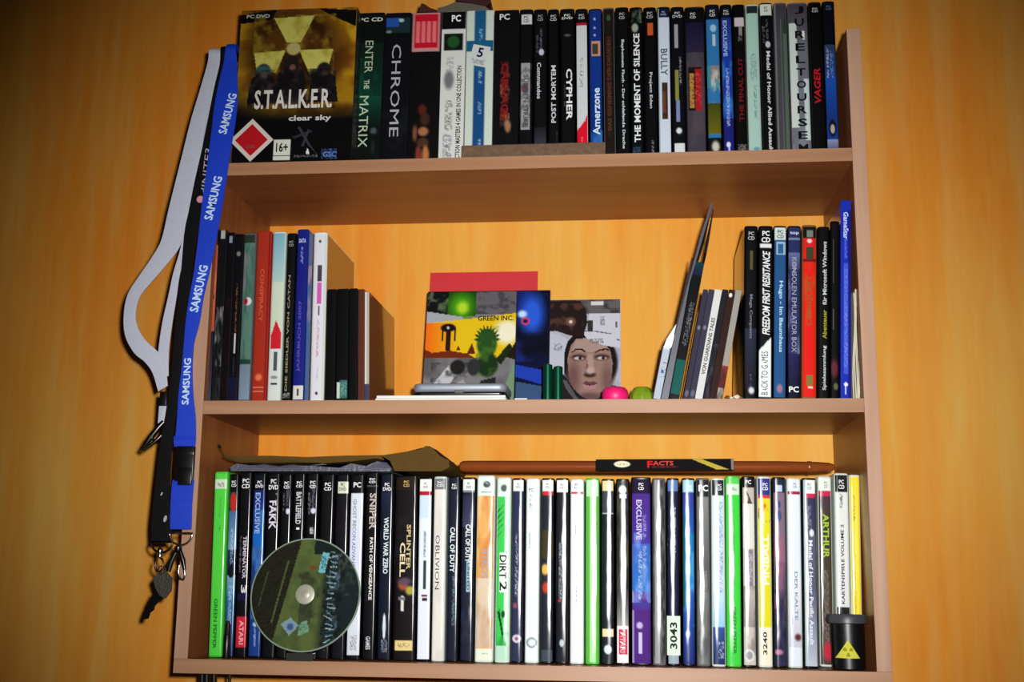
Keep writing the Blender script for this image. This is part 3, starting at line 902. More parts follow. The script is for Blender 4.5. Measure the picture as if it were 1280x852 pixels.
c.art.b(0, .08, (10, 14, 24)).b(.08, .3, (30, 44, 120), (40, 80, 170)).n(.3, .75, (60, 140, 210), .6, 9, 2).b(.75, 1, (26, 30, 110)).e(.45, .92, .22, .018, (206, 214, 240)).r(.4, .94, .6, 1, (170, 180, 226)).m(.35, .42, .65, .8, (190, 206, 236), .6)
c.pc('PC\nCD', (190, 194, 196), v=.045, h=.035, l=.6).t('EXCLUSIVE', .35, .22, .24, .4, (160, 176, 216))
c = T(920, 936, 914.5, 930.5, 5, 'black case with dark red upward lettering, left of the pale mint case', (8, 8, 10))
c.art.r(.1, .08, .95, .14, (196, 186, 190)).r(.45, .14, .8, .2, (130, 130, 126)).m(.4, .2, .75, .24, (150, 150, 146), .6).m(.15, .92, .9, .96, (130, 130, 130), .6)
c.t('THE FINAL CUT', .55, .56, .42, .42, (112, 16, 20), 'u')
c = T(937, 953.5, 931, 947, 5, 'pale mint case with faint grey writing', (160, 196, 184), 'clear')
c.art.b(0, .05, (30, 40, 46)).m(.25, .32, .8, .5, (110, 136, 138), .5).m(.5, .53, .72, .76, (90, 110, 110), .5).e(.6, .95, .3, .01, (90, 150, 180))
c = T(954.5, 971, 948, 965, 3, 'black case with white header and white writing down the middle, beside the mint one', (8, 9, 10))
c.art.r(0, 0, 1, .075, (206, 214, 202)).e(.6, .27, .22, .022, (196, 190, 206)).m(.15, .14, .35, .26, GR, .4).m(.45, .1, .65, .24, (110, 110, 120), .5)
c.pc('PC\nCD', (30, 40, 30), v=.035, h=.035, l=.35).t('Medal of Honor Allied Assault', .6, .645, .66, .34, (206, 208, 210))
c = T(972.5, 987.5, 966, 984.5, 3, 'smoky grey translucent case with a white inner strip, on the upper board', (66, 66, 72), 'grey', kind='dvd')
c.art.b(0, .3, (60, 58, 64), (70, 70, 78)).r(.0, 0, .12, 1, (120, 116, 124)).r(.45, .1, .52, 1, (96, 98, 104)).r(.75, .1, 1, .2, (40, 60, 44)).r(.75, .2, 1, 1, (80, 100, 84))
c = T(988.5, 1015.5, 985.5, 1009, 3, 'home-made case with two white labels and black hand lettering', (104, 106, 116), 'grey', kind='dvd')
c.art.b(0, .25, (66, 60, 66), (90, 90, 100)).n(.2, 1, (130, 140, 150), .5, 9, 2).r(.0, .13, .42, .82, (196, 208, 202)).r(.72, .18, .86, .24, (226, 230, 230)).r(.72, .5, 1, .9, (190, 204, 206))


def handlettering(s, root, ys, z0, z1, xr):
    for i, ch in enumerate('JURELTOURSEM'):
        letters(root, ch, .0016, z1 + (z0 - z1) * (.04 + .083 * i), .0105, .0092, (10, 10, 14), 'h', lambda x: ys(x) - .0004, MATTE)


c.extra = [handlettering]
c = T(1016.5, 1033, 1010, 1026, 2, 'black case with bright red upright lettering near the right panel', (8, 8, 10), 'card')
c.pc('PC\nCD', (180, 186, 186), v=.045, h=.03, l=.6).t('VAGER', .5, .55, .24, .6, (180, 22, 36), 'u', shear=.2)
c = T(1034, 1050, 1027, 1043, 1, 'black-topped blue case with a small portrait oval, rightmost on the upper board', (20, 56, 140))
c.art.b(0, .28, (8, 10, 20)).b(.28, .5, (40, 60, 90), (24, 60, 140)).m(.15, .3, .35, .52, (190, 196, 200), .6).m(.5, .32, .8, .5, (120, 150, 200), .5).b(.5, .78, (24, 76, 170), (20, 50, 120)).e(.5, .83, .36, .055, (16, 18, 26)).e(.5, .835, .2, .03, (170, 160, 160)).b(.9, 1, (140, 146, 180), (60, 66, 110))
c.pc('PC\nCD', (80, 100, 150), v=.035, h=.03, l=.55)
settle('top')
for c in PEND['top']:
    c.build('game cases on the top board')

# ---------------------------------------------------------------- middle board


def Mi(xb0, xb1, xt0, xt1, yt, label, base, shell='black', **k):
    return Case('middle', (xb0, xb1), (xt0, xt1), yt, label, base, shell, **k)


c = Mi(253, 262, 268, 275.5, 285, 'thin case with a coral red upper half, leftmost on the middle board', (176, 78, 60), kind='box')
c.art.n(0, .6, (200, 120, 90), .6, 10, 2).b(.0, .1, (20, 20, 24)).b(.6, 1, (16, 18, 40), (60, 60, 70)).e(.4, .4, .4, .02, (40, 20, 30), .5)
c = Mi(262.5, 275, 276, 283.5, 287, 'black case with grey streaks low on its spine, beside the coral one', (16, 18, 20), 'card', kind='box')
c.art.r(.2, .0, .8, .05, (170, 170, 166)).n(.45, .8, (130, 130, 128), .9, 14, 3).n(.8, 1, (60, 60, 56), .6)
c = Mi(275.5, 285.5, 284, 292.5, 290, 'black case with a faint brownish tint left of the thin white titled one', (14, 10, 12), 'card', kind='box')
c.art.r(.3, .02, .7, .06, (130, 140, 160)).n(.4, 1, (34, 16, 20), .6)
c = Mi(286, 296.5, 293, 304, 292, 'black case with an amber line and small white writing, left of the camouflage case', (12, 11, 16), 'card', kind='box')
c.art.e(.5, .12, .25, .015, (120, 120, 110), .5).m(.4, .3, .6, .6, (150, 100, 40), .5).r(.4, .6, .62, .72, (190, 190, 196)).m(.4, .74, .55, .85, (80, 70, 90), .5).b(.86, 1, (20, 22, 50))
c = Mi(297, 312, 304.5, 320, 291, 'green-grey camouflage case with a red and white dot', (82, 118, 106), 'grey')
c.art.b(0, .05, (40, 50, 40)).n(0, 1, (50, 90, 76), .8, 9, 3).n(.1, .6, (140, 120, 136), .7, 7, 2, 0, .6).b(.76, .79, (24, 60, 50)).b(.79, 1, (110, 124, 140), (120, 140, 160)).e(.55, .41, .36, .024, (214, 206, 206)).e(.35, .41, .2, .02, (150, 20, 40))
c = Mi(312.5, 331.5, 321, 339.5, 288.5, 'brick red case with dull lettering and a small orange mark', (160, 44, 28), 'red')
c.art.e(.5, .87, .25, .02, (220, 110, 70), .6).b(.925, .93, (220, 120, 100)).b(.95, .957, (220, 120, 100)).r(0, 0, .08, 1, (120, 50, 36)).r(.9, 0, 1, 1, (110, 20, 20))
c.t('CONSPIRACY', .5, .38, .32, .3, (190, 86, 62))
c = Mi(332.5, 349.5, 341.5, 358, 289, 'pale mint case with a red house shape on its lower half', (176, 204, 192), 'clear')
c.art.b(0, .3, (120, 170, 190), (170, 200, 196)).b(.3, .7, (196, 210, 186)).poly([(.1, .62), (.5, .53), (.95, .6), (.95, .7), (.1, .7)], (196, 30, 44)).b(.7, 1, (206, 212, 208)).r(.4, .72, .7, .83, (70, 80, 84)).r(.2, .9, .8, .915, (30, 34, 34)).e(.5, .87, .3, .01, (130, 140, 140), .6)
c = Mi(350.5, 363.5, 359, 371, 291, 'black case with fine amber and white lettering beside the navy one', (10, 12, 12))
c.pc('PC\nCD', (150, 154, 150), v=.055, h=.035, l=.6)
c.t('DIE SIEDLER VON CATAN', .45, .6, .7, .28, (140, 136, 104), 'u')
c.art.m(.1, .96, .9, .99, (160, 160, 160), .8)
c = Mi(364.5, 379, 371.5, 386.5, 286, 'navy blue case with violet lettering and a white label at its foot', (24, 30, 120), 'blue')
c.art.b(.92, 1, (206, 206, 196)).r(.4, .94, .6, .98, (50, 50, 50)).m(.35, .1, .6, .2, (170, 180, 220), .6)
c.t('DATA', .5, .06, .7, .025, (190, 200, 230), 'h').t('JAHRBUCH 2007', .5, .63, .42, .36, (84, 76, 160), 'u')
c = Mi(379.8, 385, 387, 391.6, 291, 'very thin blue-grey case squeezed left of the white one', (70, 96, 140), 'grey', kind='jewel', depth=.13)
c.art.b(0, .3, (90, 96, 130)).n(.2, .6, (170, 140, 150), .7)
c = Mi(386, 405, 392.5, 408, 290, 'white case with pink lettering and two black dots', (212, 212, 220), 'white')
c.art.e(.5, .045, .12, .009, (40, 44, 44)).e(.5, .965, .12, .009, (40, 44, 44)).r(.35, .19, .7, .29, (70, 60, 72)).r(.35, .3, .7, .43, (196, 90, 170)).r(.45, .44, .6, .5, (80, 80, 84)).m(.4, .52, .6, .75, (190, 110, 120), .5).m(.45, .8, .6, .88, (170, 170, 180), .6).r(.93, 0, 1, 1, (190, 200, 190))
WALL_REFLECTION = mat('painted_wall_reflection', (132, 88, 42), .35, coat=1, coat_rough=.2)  # orange wall mirrored in the glossy side, painted as a tan colour
c.extra = [lambda s, root, ys, z0, z1, xr: bm_obj('reflection_sheet', box_bm(s.w / 2 - .0002, .004, .002, s.w / 2 + .0001, s.depth - .003, s.h - .002), WALL_REFLECTION, root)]  # thin sheet added to carry the wall's reflection
c = Mi(406, 418, 409, 421, 361, 'black disc case directly right of the white case', (8, 8, 10), 'black', kind='jewel')
c = Mi(418.7, 434.5, 421.8, 436, 360.5, 'black disc case with a teal label at its foot', (8, 8, 10), 'black', kind='jewel')
c.art.r(.35, .82, .95, .98, (50, 100, 96)).r(.1, .84, .35, .98, (190, 200, 190)).m(.4, .84, .9, .96, (130, 170, 160), .5)
c = Mi(435.2, 446.5, 436.7, 447, 360, 'black disc case left of the brownish clear one', (10, 9, 10), 'black', kind='jewel')
c = Mi(447.2, 455.5, 447.7, 455, 361, 'brownish tinted disc case', (84, 44, 34), 'brown', kind='jewel')
c = Mi(456, 462, 455.6, 461, 364, 'clear disc case with a pale edge, rightmost of the left group', (170, 164, 156), 'brown', kind='jewel')
c.art.r(0, 0, .4, 1, (206, 202, 196)).b(.85, 1, (60, 60, 90))
settle('middle')
for c in PEND['middle']:
    c.cat = 'case'
    c.build('cases standing in the left part of the middle board')
PEND['middle'] = []

c = Mi(930, 946, 930, 947.8, 282, 'black case with a grey-violet title, left end of the right group', (10, 10, 16))
c.art.b(.6, .95, (40, 42, 62), (20, 22, 34)).m(.45, .86, .6, .97, (110, 110, 126), .5).r(.4, .14, .65, .25, (84, 80, 40)).e(.6, .96, .25, .02, (206, 206, 210), .7)
c.pc('PC\nCD', (170, 174, 176), v=.05, h=.05, l=.6).t('Mega Conquests', .5, .53, .26, .34, (110, 112, 124))
c = Mi(947, 965.5, 948.8, 966.3, 282, 'black case with bold white slanted title above a slanting white foot', (10, 12, 14))
c.art.r(.05, .095, .95, .12, (214, 218, 218)).poly([(0, .73), (.92, .655), (1, .655), (1, 1), (0, 1)], (222, 228, 228))
c.pc('PC\nCD', WH, v=.055, h=.07, l=.72).t('FREEDOM FIRST RESISTANCE', .55, .39, .49, .62, (222, 226, 226), 'u', shear=.2).t('BACK TO GAMES', .45, .86, .25, .52, (26, 30, 30), 'u', bold=False)
c = Mi(966.3, 983.3, 967, 983.5, 282, 'steel blue case with pale blue lettering and a whitish header', (34, 78, 130), 'black')
c.art.b(0, .075, (196, 210, 206)).r(.15, .085, .95, .165, (150, 180, 196)).r(.3, .1, .8, .155, (44, 90, 140)).e(.5, .95, .25, .025, (150, 110, 130), .5)
c.pc('PC\nCD', (24, 36, 44), v=.04, h=.05, l=.6).t('Hugo - Im Baumhaus', .55, .53, .42, .42, (170, 206, 226))
c = Mi(984, 1001, 984.5, 1001.3, 282, 'dark blue clouded case with a white platform mark at the foot', (38, 44, 88))
c.art.b(.06, .075, (110, 130, 160)).b(.15, .25, (90, 104, 150), (60, 60, 100)).n(.2, .75, (120, 130, 160), .8, 9, 2).b(.75, 1, (34, 32, 80), (14, 14, 40))
c.t('top', .5, .035, .8, .022, (190, 200, 220), 'h').t('KONSOLEN EMULATOR BOX', .5, .46, .56, .42, (160, 164, 176), bold=False).t('PC', .5, .955, .85, .034, WH, 'h', name='platform_mark')
c = Mi(1002.3, 1021.3, 1002.7, 1020.7, 281, 'bright red case with dull gold lettering, right group on the middle board', (216, 28, 20), 'brown')
c.art.b(0, .07, (14, 16, 16)).r(.3, .02, .75, .06, (110, 120, 110)).b(.07, .12, (206, 30, 34)).r(.25, .12, .85, .19, (60, 60, 40)).e(.5, .085, .2, .012, (230, 200, 200)).n(.2, .55, (196, 70, 30), .7).b(.195, .21, (110, 20, 20)).r(.3, .87, .75, .93, (130, 110, 50)).r(.4, .935, .8, .95, (216, 200, 190))
c.t('CONQUEST', .5, .44, .3, .5, (150, 84, 30), 'u')
c = Mi(1022, 1036, 1022, 1038, 283, 'black case with Spielesammlung fuer Microsoft Windows lettering in white and yellow', (8, 10, 10))
c.label = 'black case with upward lettering in white and yellow'
c.t('Spielesammlung', .6, .83, .26, .42, (186, 196, 190), 'u').t('Abenteuer', .6, .575, .17, .42, (150, 150, 50), 'u').t('f\u00fcr Microsoft Windows', .6, .27, .38, .42, (186, 196, 196), 'u')
c = Mi(1037, 1049.8, 1038.8, 1049.8, 276, 'black case with a dull maroon blot, left of the tall royal blue case', (10, 8, 12))
c.art.r(.2, .1, .35, .35, (60, 60, 60)).r(.2, .5, .35, .62, (84, 80, 84)).e(.4, .84, .5, .05, (90, 36, 50), .7).e(.6, .94, .3, .02, (90, 96, 70), .6)
c = Mi(1050.8, 1064, 1050.8, 1064, 250, 'tall royal blue magazine case with pale lettering at the right panel', (24, 44, 170), 'blue', kind='box', depth=.16)
c.art.r(.3, .32, .72, .88, (60, 84, 200)).m(.35, .35, .65, .85, (120, 140, 226), .5).r(.75, .05, 1, 1, (20, 26, 120)).e(.5, .93, .2, .008, WH).r(.4, .94, .55, .98, (190, 200, 240))
c.t('GameStar', .5, .13, .14, .5, (190, 206, 240)).t('Sonderheft', .5, .25, .1, .3, (90, 110, 210))
settle('middle')
for c in PEND['middle']:
    c.build('cases standing in the right part of the middle board')
PEND['middle'] = []


def L(xb0, xb1, xt0, xt1, yt, label, base, shell='black', **k):
    k.setdefault('kind', 'jewel')
    return Case('lean', (xb0, xb1), (xt0, xt1), yt, label, base, shell, **k)


c = L(815.5, 826.5, 829, 838, 433, 'pale thin booklet case at the left foot of the leaning stack', (176, 186, 202), 'grey', depth=.11)
c.art.r(0, 0, .12, 1, (24, 26, 30)).n(.3, .6, (30, 44, 110), .9, 30, 3, .4)
c = L(836.5, 849.5, 868.8, 880.5, 328, 'leaning black case with a dark teal box at its foot', (12, 14, 18), 'card', kind='box', depth=.12)
c.art.b(0, .1, (14, 60, 60), (20, 24, 60)).m(.3, .3, .75, .62, (150, 150, 156), .4).r(.05, .72, .95, .97, (14, 84, 78)).r(.25, .64, .75, .72, (16, 16, 18))
for i, (a, b_, t0, t1, lab, base, sh) in enumerate([
        (854.2, 860.2, 879.5, 886.2, 'leaning slate disc case nearest the teal footed one', (50, 48, 66), 'grey'),
        (860.9, 868.4, 887, 893.3, 'leaning slate disc case left of the white spined one', (54, 52, 72), 'grey'),
        (869, 878.4, 894, 903, 'leaning disc case with a white lettered spine', (206, 208, 206), 'clear'),
        (879, 886.6, 903.7, 910.8, 'leaning black disc case right of the white spined one', (28, 28, 36), 'black'),
        (887.2, 895.3, 911.5, 918.8, 'leaning brown-black disc case, second from the right of the stack', (46, 26, 24), 'brown'),
        (896, 904.3, 919.5, 927.3, 'leaning disc case with a grey upper and red lower spine, top of the stack', (150, 146, 138), 'grey')]):
    c = L(a, b_, t0, t1, 362, lab, base, sh)
    c.sizez = 1
    if i == 2:
        c.t('VON GUARDIANS TALES', .5, .52, .52, .55, (50, 54, 56), 'u')
    if i == 5:
        c.art.b(.7, .9, (130, 50, 50), (90, 30, 34)).n(.7, 1, (40, 20, 24), .5)
    if i in (0, 1):
        c.art.e(.5, .35, .3, .02, (120, 120, 140), .7).e(.5, .95, .4, .03, (96, 96, 120), .6)
    if i == 3:
        c.art.n(.5, 1, (70, 70, 90), .6)
    if i == 4:
        c.art.e(.4, .05, .3, .02, (226, 226, 210))
mt = float(np.mean([c.tan for c in PEND['lean'][2:]]))
for c in PEND['lean'][2:]:
    c.cx += (c.tan - mt) * c.h * .5
    c.tan = mt
for p, q in zip(PEND['lean'][2:], PEND['lean'][3:]):
    lo = p.cx + (p.w + q.w) / 2 / math.cos(math.atan(mt)) + .0003
    q.cx = max(q.cx, lo)
for c in PEND['lean']:
    c.build('thin cases leaning together on the middle board')

# ---------------------------------------------------------------- tools for the loose things


def letters_at(parent, s, P, d, h, l, ht, rgb, m=MATTE, name='lettering', bold=True, shear=0.):
    V, F = glyphs(s, bold)
    d, h = Vector(d).normalized(), Vector(h).normalized()
    P = Vector(P)
    pts = [P + d * (a * l + b * ht * shear) + h * (b * ht) for a, b in V]
    return link(name, ink_mesh(pts, F, rgb), m, parent)


def loft(outline, ys, m, name, parent=None, jit=0., seed=1, Y=None, smooth=50, floor=None, shrink=0., label=None):
    """a lump whose front outline is read off the photograph at depth ys[0] and carried back to ys[-1]"""
    r = random.Random(seed)
    base = [at(x, y, ys[0] if Y is None else Y) for x, y in outline]
    n = len(base)
    c = sum(base, Vector()) / n
    bm = bmesh.new()
    rings = []
    for k, y in enumerate(ys):
        f = 1 - shrink * (k / max(1, len(ys) - 1)) ** 2
        if k == 0 and shrink:
            f = 1 - shrink * .4
        ring = []
        for p in base:
            q = Vector((c.x + (p.x - c.x) * f, y, c.z + (p.z - c.z) * f))
            q += Vector((r.uniform(-jit, jit), r.uniform(-jit, jit) if 0 < k < len(ys) - 1 else 0, r.uniform(-jit, jit)))
            if floor is not None:
                q.z = max(q.z, floor)
            ring.append(bm.verts.new(q))
        rings.append(ring)
    for a, b in zip(rings, rings[1:]):
        for k in range(n):
            bm.faces.new((a[k], a[(k + 1) % n], b[(k + 1) % n], b[k]))
    bm.faces.new(rings[0])
    bm.faces.new(rings[-1])
    bmesh.ops.triangulate(bm, faces=[f for f in bm.faces if len(f.verts) > 4])
    return bm_obj(name, bm, m, parent, smooth, label)


def ribbon(name, st, m, parent=None, thick=.0009, sub=5, label=None):
    """flat woven band; st: (xl, yl, xr, yr, Y) edge pairs, or (Vector, Vector)"""
    Ls, Rs = [], []
    for s in st:
        if len(s) == 2:
            Ls.append(s[0]); Rs.append(s[1])
        else:
            Ls.append(at(s[0], s[1], s[4])); Rs.append(at(s[2], s[3], s[4]))

    def spl(P):
        out = []
        for i in range(len(P) - 1):
            p0, p1, p2, p3 = P[max(0, i - 1)], P[i], P[i + 1], P[min(len(P) - 1, i + 2)]
            for k in range(sub):
                t = k / sub
                out.append(.5 * ((2 * p1) + (p2 - p0) * t + (2 * p0 - 5 * p1 + 4 * p2 - p3) * t * t + (3 * p1 - p0 - 3 * p2 + p3) * t ** 3))
        return out + [P[-1]]
    Ls, Rs = spl(Ls), spl(Rs)
    V, F = [], []
    N = len(Ls)
    for i in range(N):
        a, b = Ls[i], Rs[i]
        t = (Ls[min(N - 1, i + 1)] - Ls[max(0, i - 1)] + Rs[min(N - 1, i + 1)] - Rs[max(0, i - 1)])
        n = t.cross(b - a)
        n = n.normalized() * thick if n.length > 1e-12 else Vector((0, thick, 0))
        mid = (a + b) / 2 + n * .25
        V += [a, mid, b, b + n, mid + n, a + n]
        if i:
            o = i * 6
            for k in range(6):
                F.append((o - 6 + k, o - 6 + (k + 1) % 6, o + (k + 1) % 6, o + k))
    F.append((0, 1, 2, 3, 4, 5))
    o = (N - 1) * 6
    F.append((o + 5, o + 4, o + 3, o + 2, o + 1, o))
    bm = bmesh.new()
    vs = [bm.verts.new(v) for v in V]
    for f in F:
        bm.faces.new([vs[i] for i in f])
    return bm_obj(name, bm, m, parent, 40, label)


MT = {
    'silver': mat('brushed_tin', (150, 156, 168), .5, metal=.35, spec=.8),
    'dark_metal': mat('dark_steel', (70, 68, 68), .3, metal=1),
    'bright_metal': mat('nickel', (190, 188, 180), .22, metal=1),
    'black': mat('black_plastic', (10, 10, 12), .35),
    'white_band': mat('white_satin_band', (196, 200, 216), .5, bump=.1, bscale=400),
    'beige_band': mat('beige_band_back', (176, 148, 110), .6),
    'black_band': mat('black_woven_band', (6, 5, 7), .7, bump=.2, bscale=500, spec=.2),
    'blue_band': mat('blue_woven_band', (6, 56, 196), .6, bump=.2, bscale=500),
    'olive': mat('olive_packing_paper', (84, 62, 20), .8, spec=.2, bump=.6, bscale=90),
    'bubble': mat('grey_bubble_lining', (84, 86, 100), .4, bump=1., bscale=260),
    'wood': mat('brown_lacquered_wood', (128, 62, 26), .3, coat=.8, bscale=30),
    'stone': mat('mottled_brown_strip', (104, 78, 58), .5, bump=.3, bscale=160, var=5),
    'leather': mat('dark_red_brown_leather', (70, 26, 16), .5, bump=.5, bscale=90),
    'smoke': mat('grey_green_plastic_base', (96, 92, 80), .35, bump=.4, bscale=90),
    'wine': mat('dark_wine_fabric', (54, 10, 16), .6),
    'pink': mat('pink_rubber', (232, 24, 112), .45),
    'lime': mat('lime_rubber', (116, 146, 20), .45),
    'green_foil': mat('dark_green_foil', (10, 84, 60), .34, metal=.7),
    'red_card': mat('red_card', (206, 44, 50), .55),
    'whiteplastic': mat('white_plastic', (226, 228, 224), .4),
    'film_lid': mat('grey_film_lid', (62, 64, 70), .4),
    'slate': mat('slate_booklet_cover', (74, 78, 92), .4),
    'paper': mat('curled_magazine_pages', (196, 188, 166), .7),
    'shell_bit': mat('pale_crumb', (220, 210, 190), .6),
    'brown_bit': mat('brown_crumb', (120, 60, 40), .6),
    'clear_foot': mat('smoky_plastic_foot', (50, 52, 50), .25, coat=1),
}

# ---------------------------------------------------------------- big yellow box on the top board
p0, p1 = at(290.5, 198, .004), at(438.5, 198, .004)
q0, q1 = at(302, 11, .004), at(447, 11, .004)
hgt = (q0.z + q1.z) / 2 - ZT - .0006
wd = ((p1.x - p0.x) + (q1.x - q0.x)) / 2
box = tag(empty('game_box', ((p0.x + p1.x) / 2, .004, ZT + .0004)), 'yellow and black big box standing face on, with a radiation sign and white title', 'box')
sh_ = math.atan(((q0.x + q1.x) / 2 - (p0.x + p1.x) / 2) / hgt)
box.rotation_euler = (0, sh_, 0)
box.location.z += abs(math.sin(sh_)) * wd / 2
bm_obj('carton', box_bm(-wd / 2, 0, 0, wd / 2, .035, hgt, .0006, 1), mat('black_carton', (14, 12, 12), .5), box)
a = Art(200, 156, (150, 110, 16), 5)
a.n(0, .7, (196, 150, 30), .8, 7, 5).n(0, .7, (90, 46, 10), .8, 6, 5).n(.2, .6, (120, 70, 14), .7, 10, 8)
a.e(.46, .27, .4, .31, (52, 26, 10), .5)
a.n(0, .3, (110, 70, 20), .5, 9, 9)
a.poly([(0, .03), (.31, 0), (.27, .065), (0, .09)], (12, 10, 10))
a.poly([(.66, 0), (1, .02), (1, .13), (.86, .08)], (14, 10, 10))
yl = (190, 184, 90)
a.poly([(.29, .06), (.64, .045), (.53, .225), (.41, .225)], yl).poly([(.13, .285), (.4, .275), (.33, .42), (.16, .4)], yl).poly([(.52, .275), (.81, .275), (.78, .38), (.62, .44)], yl)
a.n(.04, .44, (150, 130, 30), .6, 16, 12, .12, .82)
a.e(.47, .265, .06, .042, (176, 164, 100))
# three helmeted figures, plain
for u, v, sc in ((.46, .42, 1.1), (.22, .46, 1), (.74, .46, 1)):
    a.poly([(u - .13 * sc, .62), (u - .1 * sc, v), (u, v - .06), (u + .1 * sc, v), (u + .13 * sc, .62)], (22, 18, 22))
    a.e(u, v - .05, .06 * sc, .05 * sc, (30, 26, 30)).e(u + .01, v - .03, .025, .022, (110, 76, 60), .5)
a.e(.22, .4, .06, .03, (50, 84, 90), .6)
a.n(.4, .66, (70, 56, 50), .6, 24, 18, .1, .85).n(.4, .66, (14, 12, 16), .8, 16, 12, .1, .85)
k = np.clip((a.v + .22 * (a.u < .12) * 0 - .62) * 9, 0, 1)
a.put(k, (8, 7, 9))
a.put(np.clip((a.v - .45) * 4, 0, 1) * np.clip(1 - a.u * 3, 0, 1), (10, 8, 10))
a.poly([(.54, .78), (.56, .775), (.66, .9), (.72, .96), (.64, .9)], (54, 54, 66)).poly([(.5, .84), (.66, .8), (.66, .81), (.52, .85)], (48, 48, 60)).poly([(.58, .9), (.63, .79), (.64, .8), (.6, .9)], (54, 54, 66))
a.r(.345, .855, .49, .985, (206, 208, 196)).r(.345, .955, .49, .96, (60, 60, 60))
a.m(.52, .955, .72, .97, (120, 120, 120), .6).poly([(.62, .95), (.635, .91), (.65, .95)], (220, 220, 220)).m(.75, .92, .88, .985, (70, 100, 160), .5)
flat_print('front_print', a, -wd / 2 + .0003, .0003, wd / 2 - .0003, hgt - .0003, -.0003, CARD, box)


def bx(u, v):
    return -wd / 2 + u * wd, hgt * (1 - v)


for s, u, v, l, h, rgb, b_ in (('PC DVD', .15, .043, .2, .024, (190, 190, 180), True), ('S.T.A.L.K.E.R.', .49, .595, .66, .125, (206, 204, 196), True), ('clear sky', .64, .725, .36, .045, (200, 200, 196), True), ('16+', .417, .905, .1, .06, (20, 20, 20), True), ('GSC', .82, .955, .11, .035, (90, 120, 180), True)):
    x, z = bx(u, v)
    letters(box, s, x, z, l * wd, h * hgt, rgb, 'h', lambda x: -.0006, CARD)
bm = bmesh.new()
x, z = bx(.155, .855)
for rr, yy, nm, rgb in ((.0262, -.0007, 'rating_mark', (206, 196, 186)), (.0195, -.001, 'rating_mark_field', (176, 22, 30))):
    V = [(x - rr, yy, z), (x, yy, z - rr), (x + rr, yy, z), (x, yy, z + rr)]
    o = link(nm, ink_mesh(V, [(0, 1, 2, 3)], rgb), CARD, box)
letters(box, 'USK', x, z - .008, .012, .004, (120, 70, 70), 'h', lambda x: -.0013, CARD)
bm.free()

# mottled strip in front of the upper cases
a0, a1 = at(577, 186, .012), at(757, 184, .012)
bm = box_bm(a0.x, .012, ZT + .0004, a1.x, .0245, at(660, 179.5, .012).z, .0008, 2)
tag(bm_obj('wooden_strip', bm, MT['stone']), 'mottled brown strip lying before the cases on the upper board', 'strip')
tops = max(c.root.location.z + c.h for c in PEND['top'][:7])
o = loft([(524, 15), (526, 4), (530, 4.5), (537, 10), (546, 13), (552, 15)], (.05, .06, .075, .09), MT['leather'], 'leather_pouch', jit=.0008, floor=tops + .0006, Y=.05)
tag(o, 'dark brown pointed leather tip lying on top of the red stickered box', 'pouch')
o = loft([(547, 15), (547, 10), (556, 7), (570, 3), (590, 4), (606, 8), (612, 13), (612, 15)], (.045, .055, .075, .1), MT['smoke'], 'plastic_base', jit=.001, seed=3, floor=tops + .0006, Y=.045)
tag(o, 'grey-green crumpled plastic piece on top of the white box with the black header', 'plastic')
o = loft([(572, 3), (573, -10), (596, -16), (612, -8), (613, 5), (606, 8.5), (590, 4.5)], (.05, .06, .08, .095), MT['wine'], 'folded_cloth', jit=.001, seed=5, Y=.05)
o.location.z += .0014
tag(o, 'dark wine red bundle above the grey-green plastic at the top edge', 'cloth')

# ---------------------------------------------------------------- things in the middle compartment
zt0 = ZM + .0005
wc = tag(empty('slim_case', (0, 0, 0)), 'flat white slim case lying under the silver tin', 'case')
x0, x1 = at(469, 497, .01).x, at(632.5, 497, .01).x
zw = at(550, 493.6, .01).z
bm_obj('tray', box_bm(x0, .01, zt0, x1, .13, (zt0 + zw) / 2 - .0001, .0008, 2), MT['whiteplastic'], wc)
bm_obj('lid', box_bm(x0 + .0012, .0104, (zt0 + zw) / 2, x1 - .0006, .1296, zw, .0008, 2), MT['whiteplastic'], wc)
tin = tag(empty('tin_box', (0, 0, 0)), 'small silver hinged tin lying on the flat white case', 'tin')
x0, x1 = at(515.5, 486, .016).x, at(633, 486, .016).x
zt_ = at(575, 478.5, .016).z
zm_ = zw + (zt_ - zw) * .35


def rbox(x0, y0, z0, x1, y1, z1, rad, bev):
    bm = bmesh.new()
    pts = []
    for cx, cy, a0_ in ((x1 - rad, y0 + rad, -90), (x1 - rad, y1 - rad, 0), (x0 + rad, y1 - rad, 90), (x0 + rad, y0 + rad, 180)):
        for k in range(6):
            t = math.radians(a0_ + 18 * k)
            pts.append((cx + rad * math.cos(t), cy + rad * math.sin(t), cx, cy))
    rings = []
    for z, ins in ((z0, bev), (z0 + bev, 0), (z1 - bev, 0), (z1 - bev * .3, bev * .3), (z1, bev)):
        rings.append([bm.verts.new((x + (cx - x) * ins / rad, y + (cy - y) * ins / rad, z)) for x, y, cx, cy in pts])
    n = len(pts)
    for A, B_ in zip(rings, rings[1:]):
        for k in range(n):
            bm.faces.new((A[k], A[(k + 1) % n], B_[(k + 1) % n], B_[k]))
    bm.faces.new(rings[0])
    bm.faces.new(rings[-1])
    return bm


